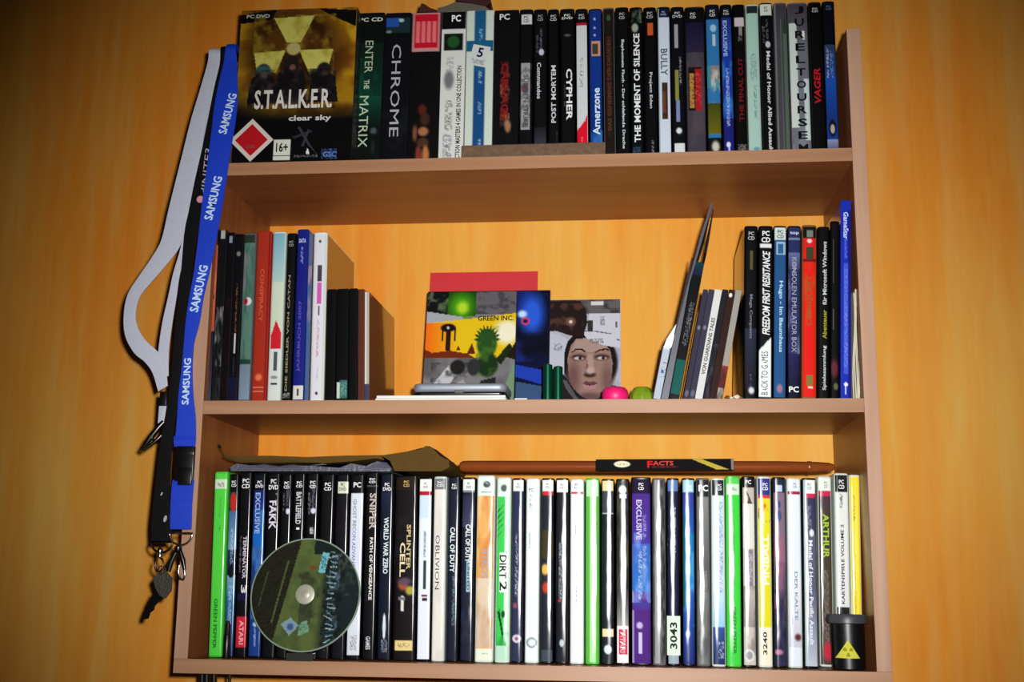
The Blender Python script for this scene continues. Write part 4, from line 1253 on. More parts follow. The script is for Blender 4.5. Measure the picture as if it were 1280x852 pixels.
bm_obj('base', rbox(x0 + .0008, .0168, zw + .0003, x1 - .0008, .0792, zm_ - .0002, .009, .0012), MT['dark_metal'], tin, 50)
lid = bm_obj('lid', rbox(x0, .016, zm_, x1, .08, zt_, .01, .0025), MT['silver'], tin, 50)
xm = (x0 + x1) / 2
bm_obj('clasp', box_bm(xm - .005, .0148, zm_ - .002, xm + .005, .0162, zm_ + .0015, .0004), MT['bright_metal'], tin)
x0 = at(643.5, 499, .006).x
x1 = at(659, 499, .006).x
tag(bm_obj('paper_slip', box_bm(x0, .004, zt0, x1, .016, zt0 + .0014, .0003, 1), MT['whiteplastic']), 'tiny white slip on the shelf edge right of the tin', 'slip')

# picture cards leaning against the wall


def leaning_card(name, xl, xr, ytop, yref, Yb, Yt, label, cat, thick=.0012, width=None):
    top = at((xl + xr) / 2, ytop, Yt)
    a_, b_ = at(xl, yref, (Yb + Yt) / 2).x, at(xr, yref, (Yb + Yt) / 2).x
    if width:
        a_ = b_ - width
    h = math.hypot(top.z - zt0, Yt - Yb)
    ang = -math.atan2(Yt - Yb, top.z - zt0)
    root = tag(empty(name, ((a_ + b_) / 2, Yb, zt0 + .0002), (ang, 0, 0)), label, cat)
    return root, b_ - a_, h


root, w_, h_ = leaning_card('folded_card', 534.5, 671, 340, 400, .172, .1975, 'red card standing behind the green and yellow picture sleeve', 'card')
bm_obj('front_leaf', box_bm(-w_ / 2, 0, 0, w_ / 2, .0005, h_, .0001, 1), MT['red_card'], root)
bm_obj('back_leaf', box_bm(-w_ / 2, .0007, 0, w_ / 2, .0012, h_ - .001, .0001, 1), MT['red_card'], root)
root, w_, h_ = leaning_card('disc_sleeve', 531, 686.8, 363.5, 430, .105, .13, 'green and yellow picture sleeve standing behind the silver tin', 'sleeve')
bm_obj('sleeve', box_bm(-w_ / 2, 0, 0, w_ / 2, .004, h_, .0004, 1), mat('dark_sleeve_board', (24, 24, 30), .5), root)
a = Art(130, 150, (120, 118, 122), 9)
a.n(.5, 1, (80, 78, 82), .8, 5, 6)
a.b(0, .2, (96, 92, 98)).n(0, .2, (56, 56, 62), .8, 30, 20)
a.r(0, 0, .18, .21, (16, 18, 18)).n(0, .21, (110, 130, 100), .7, 26, 30, 0, .18)
a.r(.17, 0, .4, .21, (22, 66, 14)).e(.28, .13, .1, .11, (70, 150, 20), .9).e(.29, .14, .045, .05, (176, 214, 40), .9)
a.poly([(0, .17), (.3, .22), (.3, .26), (0, .28)], (160, 164, 170))
a.poly([(0, .27), (.35, .235), (.735, .19), (.735, .56), (0, .56)], (222, 186, 24))
a.put(np.clip(1 - (a.u - .02) * 4, 0, 1) * ((a.v > .27) & (a.v < .56)), (232, 110, 20))
a.e(.66, .35, .1, .1, (236, 232, 206), .7)
a.poly([(0, .49), (.06, .52), (.2, .5), (.35, .53), (.4, .56), (0, .56)], (110, 40, 16)).poly([(.34, .53), (.38, .44), (.41, .53)], (90, 30, 20)).poly([(.25, .5), (.27, .46), (.29, .5)], (90, 30, 20))
a.e(.18, .31, .06, .035, (24, 16, 20)).r(.13, .31, .145, .42, (24, 16, 20)).r(.23, .31, .245, .42, (24, 16, 20)).r(.165, .33, .205, .5, (40, 20, 20)).e(.18, .31, .012, .01, (190, 190, 200))
# a spiky plant, plain
for k in range(11):
    t = math.radians(-175 + 17 * k)
    u, v = .5 + .115 * math.cos(t), .42 + .14 * math.sin(t)
    a.poly([(.5 + .05 * math.cos(t + .4), .42 + .06 * math.sin(t + .4)), (u, v), (.5 + .05 * math.cos(t - .4), .42 + .06 * math.sin(t - .4))], (28, 66, 28))
a.e(.5, .45, .08, .11, (36, 76, 30)).e(.51, .62, .085, .1, (24, 48, 22)).n(.3, .72, (74, 116, 40), .6, 18, 18, .41, .6).poly([(.57, .58), (.68, .44), (.71, .48), (.62, .62)], (26, 40, 20)).poly([(.66, .56), (.735, .42), (.735, .58)], (30, 24, 10))
a.e(.4, .64, .05, .07, (46, 46, 48)).poly([(.4, 1), (.46, .75), (.58, .72), (.6, 1)], (30, 34, 34))
a.poly([(.08, .78), (.2, .62), (.3, .66), (.16, .84)], (186, 188, 194)).e(.27, .64, .06, .06, (30, 28, 26)).poly([(.12, .86), (.32, .74), (.36, .8), (.2, .88)], (150, 150, 154)).n(.6, .9, (40, 40, 40), .7, 20, 16, .06, .38)
a.poly([(.6, .95), (.72, .6), (.735, .6), (.735, 1), (.6, 1)], (110, 140, 110))
a.r(.735, 0, 1, 1, (12, 16, 48)).n(0, .6, (24, 40, 120), .8, 8, 8, .735, 1).e(.86, .2, .09, .16, (40, 90, 214), .9).e(.78, .2, .035, .03, (190, 220, 250), .8).e(.805, .26, .035, .033, (206, 60, 90), .3).e(.805, .26, .02, .018, (20, 30, 90)).b(0, 0, (0, 0, 0))
a.poly([(.735, .62), (1, .68), (1, .8), (.735, .72)], (30, 60, 170)).poly([(.74, .76), (.95, .8), (.94, .97), (.74, .97)], (56, 80, 120)).r(.728, 0, .738, 1, (14, 14, 18)).n(.35, .6, (10, 12, 20), .8, 10, 8, .74, 1)
flat_print('cover_print', a, -w_ / 2 + .0004, .0005, w_ / 2 - .0004, h_ - .0005, -.0003, CARD, root)
letters(root, 'GREEN INC.', -w_ / 2 + w_ * .565, h_ * .765, w_ * .29, h_ * .042, (40, 50, 20), 'h', lambda x: -.0006, CARD, shear=0)

root, w_, h_ = leaning_card('picture_card', 655, 776, 374.5, 430, .135, .155, 'picture card with a face looking out, behind the green batteries', 'card', width=.12)
bm_obj('card', box_bm(-w_ / 2, 0, 0, w_ / 2, .0012, h_, .0002, 1), mat('white_card', (196, 196, 200), .5), root)
a = Art(150, 150, (176, 178, 190), 12)
U = lambda px: (px + 95) / 720.
Vv = lambda py: (py - 88) / 735.
P2 = lambda L_: [(U(x), Vv(y)) for x, y in L_]
a.n(0, 1, (150, 152, 166), .6, 12, 12)
a.b(0, Vv(180), (96, 92, 94)).n(0, Vv(185), (50, 46, 48), .8, 18, 14).r(U(410), Vv(100), U(500), Vv(125), (206, 206, 206))
# black hair behind everything
a.e(U(405), Vv(500), .275, .27, (20, 15, 17), .12).poly(P2([(215, 560), (212, 440), (240, 360), (300, 300), (380, 290), (360, 620)]), (22, 16, 18))
# dark scaly shape in the corner
a.poly(P2([(-95, 100), (330, 95), (375, 160), (385, 240), (350, 330), (250, 320), (150, 290), (-95, 300)]), (34, 24, 24))
a.n(Vv(110), Vv(300), (92, 60, 50), .7, 16, 14, U(60), U(350)).e(U(262), Vv(232), .05, .04, (110, 76, 66), .5).e(U(262), Vv(232), .018, .014, (216, 206, 200), .5)
a.poly(P2([(-95, 300), (100, 300), (215, 330), (240, 350), (215, 440), (215, 570), (-95, 560)]), (184, 188, 202)).m(U(140), Vv(370), U(200), Vv(420), (90, 90, 100), .4)
# face
sk = (146, 116, 106)
a.poly(P2([(240, 470), (262, 390), (300, 345), (400, 335), (500, 360), (550, 420), (568, 500), (560, 590), (530, 660), (470, 712), (410, 728), (350, 706), (285, 650), (250, 570)]), sk)
a.poly(P2([(270, 420), (300, 350), (400, 340), (500, 365), (540, 420), (410, 430)]), (164, 138, 128))
a.e(U(285), Vv(590), .06, .13, (108, 80, 76), 1.1).e(U(528), Vv(600), .055, .12, (112, 86, 82), 1.1).e(U(400), Vv(712), .13, .035, (98, 72, 70), 1.)
a.poly(P2([(545, 395), (580, 400), (592, 470), (585, 560), (560, 600), (570, 500)]), (24, 18, 20))
# white sheets lying over the hair and the brow
a.poly(P2([(395, 180), (625, 180), (625, 400), (560, 396), (500, 385), (440, 365), (385, 345), (360, 320), (362, 300), (400, 290)]), (196, 198, 210))
a.r(U(385), Vv(225), U(425), Vv(300), (50, 48, 48)).m(U(480), Vv(200), U(510), Vv(260), (80, 80, 84), .6).m(U(400), Vv(340), U(500), Vv(372), (70, 66, 70), .6).poly(P2([(430, 290), (560, 310), (556, 316), (430, 297)]), (90, 90, 100)).r(U(590), Vv(235), U(605), Vv(275), (96, 90, 96)).poly(P2([(590, 345), (625, 352), (625, 360), (592, 352)]), (60, 60, 66))
for ex, d in ((322, 1), (490, -1)):
    a.e(U(ex), Vv(462), .075, .028, (84, 58, 54), .7).e(U(ex), Vv(468), .046, .014, (190, 180, 180), .4).e(U(ex + 10), Vv(467), .017, .014, (24, 18, 20), .4)
    a.poly(P2([(ex - 50, 455), (ex, 448), (ex + 50, 458), (ex + 48, 463), (ex, 455), (ex - 48, 462)]), (36, 24, 26))
a.poly(P2([(268, 430), (300, 404), (345, 405), (372, 424), (370, 432), (340, 418), (300, 416), (270, 438)]), (38, 25, 25)).poly(P2([(438, 430), (470, 412), (520, 404), (545, 416), (546, 424), (520, 416), (470, 424), (440, 438)]), (38, 25, 25))
a.poly(P2([(386, 440), (422, 440), (436, 560), (372, 560)]), (166, 138, 128)).poly(P2([(366, 560), (386, 470), (392, 560)]), (110, 80, 76)).e(U(403), Vv(574), .058, .022, (58, 38, 38), .6).e(U(405), Vv(548), .04, .028, (184, 156, 146), .8)
a.poly(P2([(345, 628), (375, 614), (403, 620), (432, 614), (465, 630), (403, 638)]), (96, 58, 64)).poly(P2([(350, 634), (403, 640), (460, 634), (440, 660), (403, 666), (366, 660)]), (170, 120, 122)).poly(P2([(345, 630), (403, 636), (465, 631), (403, 642)]), (44, 26, 30))
a.poly(P2([(200, 560), (240, 600), (290, 665), (350, 712), (410, 732), (480, 715), (540, 670), (560, 640), (625, 650), (625, 830), (-95, 830), (-95, 700), (200, 700)]), (30, 26, 28))
a.poly(P2([(205, 600), (235, 610), (300, 700), (390, 790), (345, 790), (230, 660)]), (84, 80, 84)).e(U(240), Vv(790), .12, .04, (60, 50, 30), .8)
flat_print('picture', a, -w_ / 2 + .0004, .0004, w_ / 2 - .0004, h_ - .0004, -.0003, CARD, root)

# two small batteries
for i, (px, py) in enumerate(((684.6, 449), (697.4, 452.5))):
    c0 = at(px, 497, .036)
    h_ = .0435 - .002 * i
    b0 = tag(empty('battery', (c0.x, .036 + .002 * i, zt0)), ('dark green battery standing upright, left one beside the face picture', 'dark green battery standing upright, right one, slightly lower, beside the face picture')[i], 'battery', 'two green batteries')
    r = .0052
    bm_obj('casing', lathe(bmesh.new(), [(r - .0006, 0), (r, .0006), (r, h_ - .0008), (r - .0008, h_)], 28), MT['green_foil'], b0, 40)
    bm_obj('terminal', lathe(bmesh.new(), [(.0019, h_), (.0019, h_ + .0008)], 16), MT['bright_metal'], b0, 40)

# pink and lime rubber pieces
c0 = at(769, 497, .03)
h_ = at(769, 481, .012).z - zt0
bm = lathe(bmesh.new(), [(.0125, 0), (.0142, .002), (.0146, h_ * .5), (.0136, h_ * .8), (.011, h_ * .97), (.009, h_), ], 32)
tag(bm_obj('rubber_plug', bm, MT['pink'], None, 40), 'squat pink rubber cap at the foot of the face picture', 'cap').location = (c0.x, .03, zt0)
c0 = at(802.5, 497, .03)
bm = lathe(bmesh.new(), [(.0128, 0), (.0138, .0015), (.0138, h_ * .45), (.0095, h_ * .92), (.0085, h_)], 8)
bmesh.ops.bevel(bm, geom=bm.edges[:], offset=.0006, segments=2, affect='EDGES')
tag(bm_obj('rubber_nut', bm, MT['lime'], None, 35), 'lime green faceted rubber piece right of the pink cap', 'rubber piece').location = (c0.x, .03, zt0)

# booklets at the left of the leaning stack
bk = tag(empty('thin_booklet', (0, 0, 0)), 'tall slate grey booklet leaning far right, its tip before the upper board', 'booklet')
loft([(826.5, 498), (835.3, 498), (848.5, 428), (862.5, 352), (883, 282), (891.5, 253.5), (889, 253.5), (877, 290), (858, 362), (841, 430)], (.004, .15), MT['slate'], 'cover', bk, smooth=30, floor=zt0, Y=.004)
loft([(859, 345), (864.5, 322), (866, 322), (861, 352), (845, 418), (842.5, 418)], (.006, .14), MT['black'], 'back_cover', bk, smooth=30, Y=.006)
loft([(884.5, 300), (891, 262), (892.3, 262), (886.5, 300), (883.5, 316), (881.5, 316)], (.008, .14), MT['black'], 'flyleaf', bk, smooth=30, Y=.008)
o = loft([(829.5, 434), (833, 424), (845, 405), (845.5, 409), (840, 432), (838.5, 435)], (.008, .07), MT['whiteplastic'], 'paper_flag', smooth=30, Y=.008)
tag(o, 'small white paper corner poking out left of the tall grey booklet', 'paper')

# curled pages by the right panel
pg = tag(empty('magazine', (0, 0, 0)), 'curled magazine pages squeezed between the tall blue case and the right panel', 'magazine')
for i in range(5):
    x = 1066.6 + 2.3 * i
    top = (366, 361, 359, 372, 392)[i]
    L_, R_ = [], []
    for k in range(9):
        y = top + (498 - top) * k / 8
        dx = 1.2 * math.sin(k * .8 + i) - (1 - k / 8) * (i * .9)
        L_.append((x + dx, y))
        R_.append((x + dx + 1.7, y))
    loft(L_ + R_[::-1], (.012 + .002 * i, .06, .12), MT['paper'], 'page', pg, smooth=60, floor=zt0, Y=.012)
for i, (px, r, mm, lab) in enumerate(((909, .0028, 'brown_bit', 'small brown crumb at the foot of the leaning cases'), (914.5, .0022, 'shell_bit', 'small pale crumb beside the brown one on the middle board'), (921.5, .0034, 'shell_bit', 'larger pale crumb left of the black case standing upright'), (926.3, .002, 'brown_bit', 'tiny brown crumb touching the upright black case'))):
    bm = bmesh.new()
    bmesh.ops.create_icosphere(bm, subdivisions=2, radius=r)
    for v in bm.verts:
        v.co *= 1 + .2 * math.sin(v.co.x * 2000 + i) * math.cos(v.co.z * 1700)
        v.co.z *= .8
    tag(bm_obj('crumb', bm, MT[mm], None, 50), lab, 'crumb', 'crumbs on the middle board').location = (at(px, 497, .01).x, .0105, zt0 + r * .8)

# ---------------------------------------------------------------- on top of the lower cases
def toptop(px0, px1):
    return max(c.root.location.z + c.h for c in PEND['bottom'] if at(px0, 590, .02).x - .01 < c.cx + c.tan * c.h < at(px1, 590, .02).x + .01)


f0 = toptop(275, 565) + .0008
ev = tag(empty('padded_envelope', (0, 0, 0)), 'crumpled olive padded envelope lying across the left cases under the middle board', 'envelope')
loft([(289, 591), (287, 583), (296, 579), (312, 582), (330, 579.5), (348, 582.5), (366, 580), (386, 582.5), (404, 580.5), (424, 583), (440, 579), (456, 582), (472, 576), (485, 578), (489, 585), (488, 592), (440, 593), (380, 593), (330, 592)], (.024, .03, .045, .07, .1, .13), MT['bubble'], 'bubble_lining', ev, jit=.0012, floor=f0, Y=.024, smooth=80)
loft([(278, 572), (300, 570), (340, 568.5), (382, 570), (430, 569), (476, 569), (510, 565), (528, 560), (534, 556), (541, 561), (551, 569), (562, 577), (563, 584), (552, 591), (530, 592), (510, 593), (492, 592), (490, 583), (486, 575.5), (470, 574), (440, 577), (404, 578), (366, 578), (330, 577.5), (300, 578), (288, 576)], (.02, .026, .04, .07, .1, .135), MT['olive'], 'paper_flap', ev, jit=.0014, floor=f0, Y=.02, seed=8, smooth=80)
bm = tube(bmesh.new(), [at(290, 574, .024), at(284, 571, .02), at(279, 566, .018), at(275.5, 560, .018)], [.0011, .001, .0009, .0008], 6)
bm_obj('tie_string', bm, MT['olive'], ev, 60)
bm = tube(bmesh.new(), [at(276.2, 561.5, .018), at(274.6, 558, .018), at(272.8, 555.5, .018)], [.0011, .0016, .0007], 6)
bm_obj('string_tip', bm, MT['black'], ev, 60)

f1 = toptop(570, 1045) + .0006
r = .0066
sx0, sx1 = at(573, 590, .05).x, at(1045, 583, .05).x
prof = [(.001, sx0), (.0045, sx0 + .001), (.0062, sx0 + .004), (r, sx0 + .01), (r, sx0 + .3), (.0066, sx1 - .06), (.0058, sx1 - .02), (.0048, sx1 - .006), (.003, sx1 - .001), (.001, sx1)]
stk = tag(empty('wooden_baton', (0, .056, f1 + r)), 'long brown lacquered wooden baton lying along the tops of the lower cases', 'baton')
bm_obj('rod', lathe(bmesh.new(), prof, 20, axis='x'), MT['wood'], stk, 40)
bm_obj('groove_ring', lathe(bmesh.new(), [(.0061, sx1 - .03), (.0066, sx1 - .029), (.0066, sx1 - .026), (.0061, sx1 - .025)], 20, axis='x'), MT['wood'], stk, 40)
x0, x1 = at(745, 588, .03).x, at(917.5, 588, .03).x
zz = at(830, 576, .03).z
fb = tag(empty('quiz_box', ((x0 + x1) / 2, .03, f1), (0, -.006, 0)), 'narrow black carton with red lettering and a yellow slanting stripe on the lower cases', 'box')
fb.location.z += .0008
w_, h_ = x1 - x0, max(zz - f1, .012)
bm_obj('carton', box_bm(-w_ / 2, 0, 0, w_ / 2, .018, h_, .0004, 1), mat('black_carton', (14, 12, 12), .5), fb)
a = Art(22, 150, (14, 12, 14), 3)
a.e(.19, .45, .06, .3, (226, 222, 190), .2).m(.15, .35, .23, .55, (120, 120, 100), .5).poly([(.7, 0), (.77, 0), (.97, 1), (.88, 1)], (176, 160, 60)).r(.985, 0, 1, 1, (120, 120, 120)).m(.4, .66, .6, .78, (150, 40, 50), .6)
flat_print('side_print', a, -w_ / 2 + .0003, .0003, w_ / 2 - .0003, h_ - .0003, -.0002, MATTE, fb)
letters(fb, 'F', -w_ / 2 + w_ * .395, h_ * .52, .006, h_ * .6, (206, 24, 40), 'h', lambda x: -.0004, MATTE)
letters(fb, 'ACTS', -w_ / 2 + w_ * .49, h_ * .62, .022, h_ * .4, (196, 70, 60), 'h', lambda x: -.0004, MATTE)

# ---------------------------------------------------------------- disc, its foot, pen, film canister on the bottom board
cc = at(382.3, 742.5, .010)
R0 = .0600
th = math.radians(8)
Yc = .0195 - .0006 - math.sin(th) * R0 - .003
cd = tag(empty('compact_disc', (cc.x, Yc, cc.z), (-th, 0, 0)), 'olive green printed compact disc leaning against the black cases', 'disc')
bm = bmesh.new()
n = 96
ring = []
for rr, y in ((.0075, 0), (R0, 0), (R0, .0012), (.0075, .0012)):
    ring.append([bm.verts.new((rr * math.cos(2 * math.pi * k / n), y, rr * math.sin(2 * math.pi * k / n))) for k in range(n)])
for A, B_ in zip(ring, ring[1:] + ring[:1]):
    for k in range(n):
        bm.faces.new((A[k], A[(k + 1) % n], B_[(k + 1) % n], B_[k]))
bm_obj('disc', bm, mat('polycarbonate_disc', (150, 170, 150), .15, metal=.3, coat=1), cd, 40)
a = Art(160, 160, (84, 96, 50), 21)
a.n(0, 1, (64, 78, 44), .8, 9, 9)
edge = .41 - (a.v - .1) * .22
dark = a.u < edge
a.put(dark, (26, 26, 18)).put(dark * (np.sin((a.u + a.v) * 260) > .2) * .5, (50, 48, 36)).put(dark * (np.abs(a.u - (.36 - a.v * .2)) < .008) * (a.v > .2) * (a.v < .75), (74, 84, 50)).put(dark * (np.abs(a.u - (.2 - a.v * .2)) < .006) * (a.v > .3) * (a.v < .6), (60, 70, 46))
a.put((a.u > .71) | ((a.u > .55) & (a.v < .14)), (22, 32, 34)).put(np.clip(1 - np.abs(a.u - .7) * 12, 0, 1), (24, 30, 30))
a.n(.1, .9, (90, 120, 140), .7, 26, 34, .7, .8).n(.05, .5, (70, 84, 70), .7, 16, 16, .78, 1).n(.0, 1, (14, 16, 14), .8, 30, 30, .66, .84)
a.r(.45, .35, .56, .75, (60, 66, 40)).n(.3, .7, (40, 44, 30), .7, 18, 18, .42, .62)
a.poly([(.63, .12), (.69, .13), (.66, .31), (.6, .3)], (110, 176, 186)).m(.62, .15, .67, .28, (24, 60, 80), .5).e(.55, .26, .03, .02, (110, 60, 30), .8)
a.poly([(.3, .76), (.38, .7), (.46, .77), (.38, .86)], (120, 146, 156)).e(.385, .78, .03, .03, (60, 84, 130), .5).poly([(.47, .75), (.53, .72), (.56, .82), (.46, .86)], (110, 150, 120)).m(.47, .75, .54, .84, (40, 90, 70), .4)


rj = random.Random(12)
for k in range(46):
    v_ = .1 + .82 * k / 45
    uc = .735 - .03 * abs(v_ - .5)
    cl_ = ((20, 24, 24), (112, 146, 160), (16, 20, 20), (150, 170, 170), (30, 60, 70))[k % 5]
    w1_, w2_, d1 = rj.uniform(.02, .06), rj.uniform(.02, .06), rj.uniform(-.03, .03)
    a.poly([(uc - w1_, v_ + d1), (uc + w2_, v_ - d1 * .5), (uc + w2_ * .8, v_ + .008 - d1 * .5), (uc - w1_ * .7, v_ + .012 + d1)], cl_)


def disc_fn(u, v):
    rr = .0105 + (R0 - .0015 - .0105) * v
    t = 2 * math.pi * u
    return (rr * math.cos(t), -.00025, rr * math.sin(t))


P_ = Art(60, 220, (0, 0, 0))
for j in range(60):
    rr = (.0105 + (R0 - .0015 - .0105) * j / 59) / R0
    for i in range(220):
        t = 2 * math.pi * i / 219
        uu, vv = .5 + .5 * rr * math.cos(t), .5 - .5 * rr * math.sin(t)
        P_.A[j, i] = a.A[min(159, int(vv * 159)), min(159, int(uu * 159))]
link('label_print', art_mesh(P_, disc_fn), FILM, cd)
bm_obj('hub', lathe(bmesh.new(), [(.0086, -.0007), (.0098, -.0004), (.0098, .0001), (.006, -.0001), (.004, -.001)], 40, axis='y'), mat('silvery_hub', (170, 168, 150), .4, metal=.3), cd, 40)
bz = cc.z - R0 * math.cos(th)
x0, x1 = at(360, 822, 0).x, at(393, 822, 0).x
bm = box_bm(x0, Yc - .006 - math.sin(th) * -R0 * 0 - .004, .0004, x1, Yc + .004, max(bz - .0005, .003), .0006)
o = tag(bm_obj('display_stand', bm, MT['clear_foot']), 'low smoky plastic stand under the leaning disc', 'stand')
o.location.y = -math.sin(th) * R0 + .002

cpx = at(283.7, 800, .008)
pen = tag(empty('marker_pen', (cpx.x, .0085, .0004)), 'short black marker standing in front of the second case from the left', 'pen')
ph = at(283.7, 776, .008).z
bm_obj('barrel', lathe(bmesh.new(), [(.0036, 0), (.0038, .0006), (.0038, ph * .62), (.0034, ph * .64)], 18), MT['black'], pen, 40)
bm_obj('cap', lathe(bmesh.new(), [(.0030, ph * .64), (.0032, ph * .66), (.0030, ph * .9), (.0018, ph)], 18), MT['black'], pen, 40)
bm_obj('clip', box_bm(.0006, -.0044, ph * .66, .0020, -.0034, ph * .93, .0002, 1), MT['bright_metal'], pen)

fc = at(1060, 800, .0215)
can = tag(empty('film_canister', (fc.x, .0215, .0004)), 'black film canister with a grey lid and yellow warning triangle at the right end', 'canister')
ch = at(1060, 769, .003).z
bm_obj('body', lathe(bmesh.new(), [(.0155, 0), (.0168, .0012), (.0171, ch - .008), (.0171, ch - .006)], 40), MT['black'], can, 40)
bm_obj('lid', lathe(bmesh.new(), [(.018, ch - .0088), (.0205, ch - .008), (.0207, ch - .0015), (.0198, ch), (.017, ch), (.0165, ch - .001), (.001, ch - .001)], 40), MT['film_lid'], can, 40)
tz0, tz1 = at(1057, 823, .004).z, at(1057, 800, .004).z
off = at(1056.5, 812, .0215).x - fc.x


def on_can(x, z, lift=.0003):
    rr = .0171 + lift
    return (x, -math.sqrt(rr * rr - x * x), z)


def tri(k, lift, rgb, name):
    V, F = [], []
    N = 8
    zc = (tz0 * 2 + tz1) / 3
    for j in range(N + 1):
        z = tz1 + (tz0 - tz1) * j / N
        hw_ = .0117 * j / N
        for i in range(N + 1):
            x = -hw_ + 2 * hw_ * i / N
            V.append(on_can(off + x * k, zc + (z - zc) * k, lift))
    for j in range(N):
        for i in range(N):
            o_ = j * (N + 1) + i
            F.append((o_, o_ + N + 1, o_ + N + 2, o_ + 1))
    return link(name, ink_mesh(V, F, rgb), MATTE, can)


t1 = tri(1, .0003, (206, 200, 70), 'warning_triangle')
zc = (tz0 * 2 + tz1) / 3 + .0008
for k in range(3):
    a0_ = math.radians(90 + 120 * k + 60)
    V = []
    for rr, da in ((.0014, -.45), (.0052, -.45), (.0054, 0), (.0052, .45), (.0014, .45)):
        V.append(on_can(off + rr * math.cos(a0_ + da), zc + rr * math.sin(a0_ + da), .0006))
    link('trefoil_blade', ink_mesh(V, [(0, 1, 2, 3, 4)], (150, 146, 30)), MATTE, t1)

# ---------------------------------------------------------------- lanyards over the top of the left panel
zt2 = ZP + .0012


def over(xl, xr, yl, Y, back=.05, z=0.):
    """continues a band over the top of the panel"""
    a_, b_ = at(xl, yl, Y).x, at(xr, yl, Y).x
    return [(Vector((a_, back, zt2 + z)), Vector((b_, back, zt2 + z))), (Vector((a_, .02, zt2 + z)), Vector((b_, .02, zt2 + z))), (Vector((a_, Y + .001, zt2 + z - .0004)), Vector((b_, Y + .001, zt2 + z - .0004)))]


w1 = tag(empty('lanyard', (0, 0, 0)), 'white satin lanyard bowing out to the left, with a metal clip', 'lanyard', 'lanyards hung over the left panel')
band_l = ribbon('band', over(262, 272, 60, -.003) + [(260, 78, 271, 78, -.003), (251, 110, 265, 110, -.003), (239, 150, 258.5, 150, -.004), (229, 190, 252, 192, -.005), (219, 230, 244, 234, -.006), (211, 262, 236, 268, -.008), (202, 300, 226, 306, -.010), (190, 322, 208, 331, -.012), (175, 344, 190, 352, -.014), (160, 368, 175, 371, -.015), (155, 395, 170, 393, -.015), (157, 420, 173, 410, -.014), (168, 441, 183, 426, -.013), (181, 452, 196, 438, -.012), (191, 466, 206, 452, -.011), (198, 489, 210, 482, -.010)], MT['white_band'], w1)
ribbon('return_band', over(272.5, 283, 60, -.0015) + [(270, 80, 283, 80, -.0015), (262, 120, 272, 120, -.002), (250, 200, 258, 200, -.003), (236, 260, 244, 260, -.004), (226, 310, 235, 310, -.005), (217, 341, 225.5, 341, -.006), (210.5, 371, 221, 371, -.007), (203.5, 402, 216, 402, -.008), (199, 432, 212, 432, -.009), (197.5, 452, 211, 452, -.0095), (198, 470, 211, 470, -.0095)], MT['white_band'], w1)


def pbox(name, x0, y0, x1, y1, Y, dep, m, par, bev=.0006):
    A_, B_ = at(x0, y1, Y), at(x1, y0, Y)
    return bm_obj(name, box_bm(A_.x, Y, A_.z, B_.x, Y + dep, B_.z, bev), m, par, 40)


pbox('crimp', 198.5, 489, 208.7, 507, -.0125, .004, MT['black'], w1)
pbox('band_end', 197, 507, 208.5, 529, -.0115, .002, MT['white_band'], w1)
cl = bmesh.new()
P = [at(205, 527, -.012), at(199, 533, -.013), at(187, 548, -.015), at(177, 561, -.016)]
tube(cl, P, [.003, .0034, .0034, .0014], 8)
P = [at(208, 529, -.010), at(203, 543, -.010), at(193, 552, -.012), at(179, 563, -.014)]
tube(cl, P, [.0018, .0028, .0022, .0010], 8)
clip = bm_obj('spring_clip', cl, MT['dark_metal'], w1, 50)
bm_obj('clip_pivot', tube(bmesh.new(), [at(189, 546, -.021), at(191, 549, -.008)], .0016, 10), MT['bright_metal'], clip, 40)

w2 = tag(empty('lanyard', (0, 0, 0)), 'black lanyard with pale lettering and a key, half hidden by the blue one', 'lanyard', 'lanyards hung over the left panel')
ribbon('band', over(276, 290, 62, -.005, z=.0012) + [(275, 80, 290, 80, -.005), (268, 110, 285, 110, -.006), (260, 150, 276, 150, -.007), (252, 190, 269, 190, -.008), (244, 225, 262, 225, -.009), (236, 265, 255, 265, -.010), (231, 290, 248, 290, -.011), (226.5, 341, 240, 341, -.012), (220, 402, 234, 402, -.012), (214.5, 463, 226, 463, -.012), (207.5, 515, 221, 515, -.012), (202, 545, 217, 545, -.012), (196.5, 589, 213.5, 589, -.012), (192.5, 625, 212.5, 625, -.012), (189.5, 655, 214.5, 655, -.012), (190, 676, 215, 676, -.012)], MT['black_band'], w2)
# the letters follow the slope of the band
for s, (xa, ya), (xb, yb), ht, rgb in (('dINITE3', (256.5, 243), (262.5, 186), 8.5, (176, 168, 186)),):
    A_, B_ = at(xa, ya, -.0138), at(xb, yb, -.0122)
    letters_at(w2, s, (A_ + B_) / 2 + Vector((-.0015, -.001, 0)), B_ - A_, (-(B_ - A_).z, 0, (B_ - A_).x), (B_ - A_).length, ht / 1180, rgb, bold=False, shear=.25)
P = at(250.3, 249, -.0125)
V = [(P.x + .0042 * math.cos(k * math.pi / 8), P.y, P.z + .0042 * math.sin(k * math.pi / 8)) for k in range(16)]
link('round_mark', ink_mesh(V, [tuple(range(16))], (206, 150, 160)), MATTE, w2)
for px, py, r_ in ((206.5, 648, .0026), (202, 617, .0014)):
    P = at(px, py, -.0132)
    V = [(P.x + r_ * .7 * math.cos(k * math.pi / 6) + .0006 * math.sin(k * math.pi / 6), P.y, P.z + r_ * 1.4 * math.sin(k * math.pi / 6)) for k in range(12)]
    link('pale_mark', ink_mesh(V, [tuple(range(12))], (176, 170, 190)), MATTE, w2)


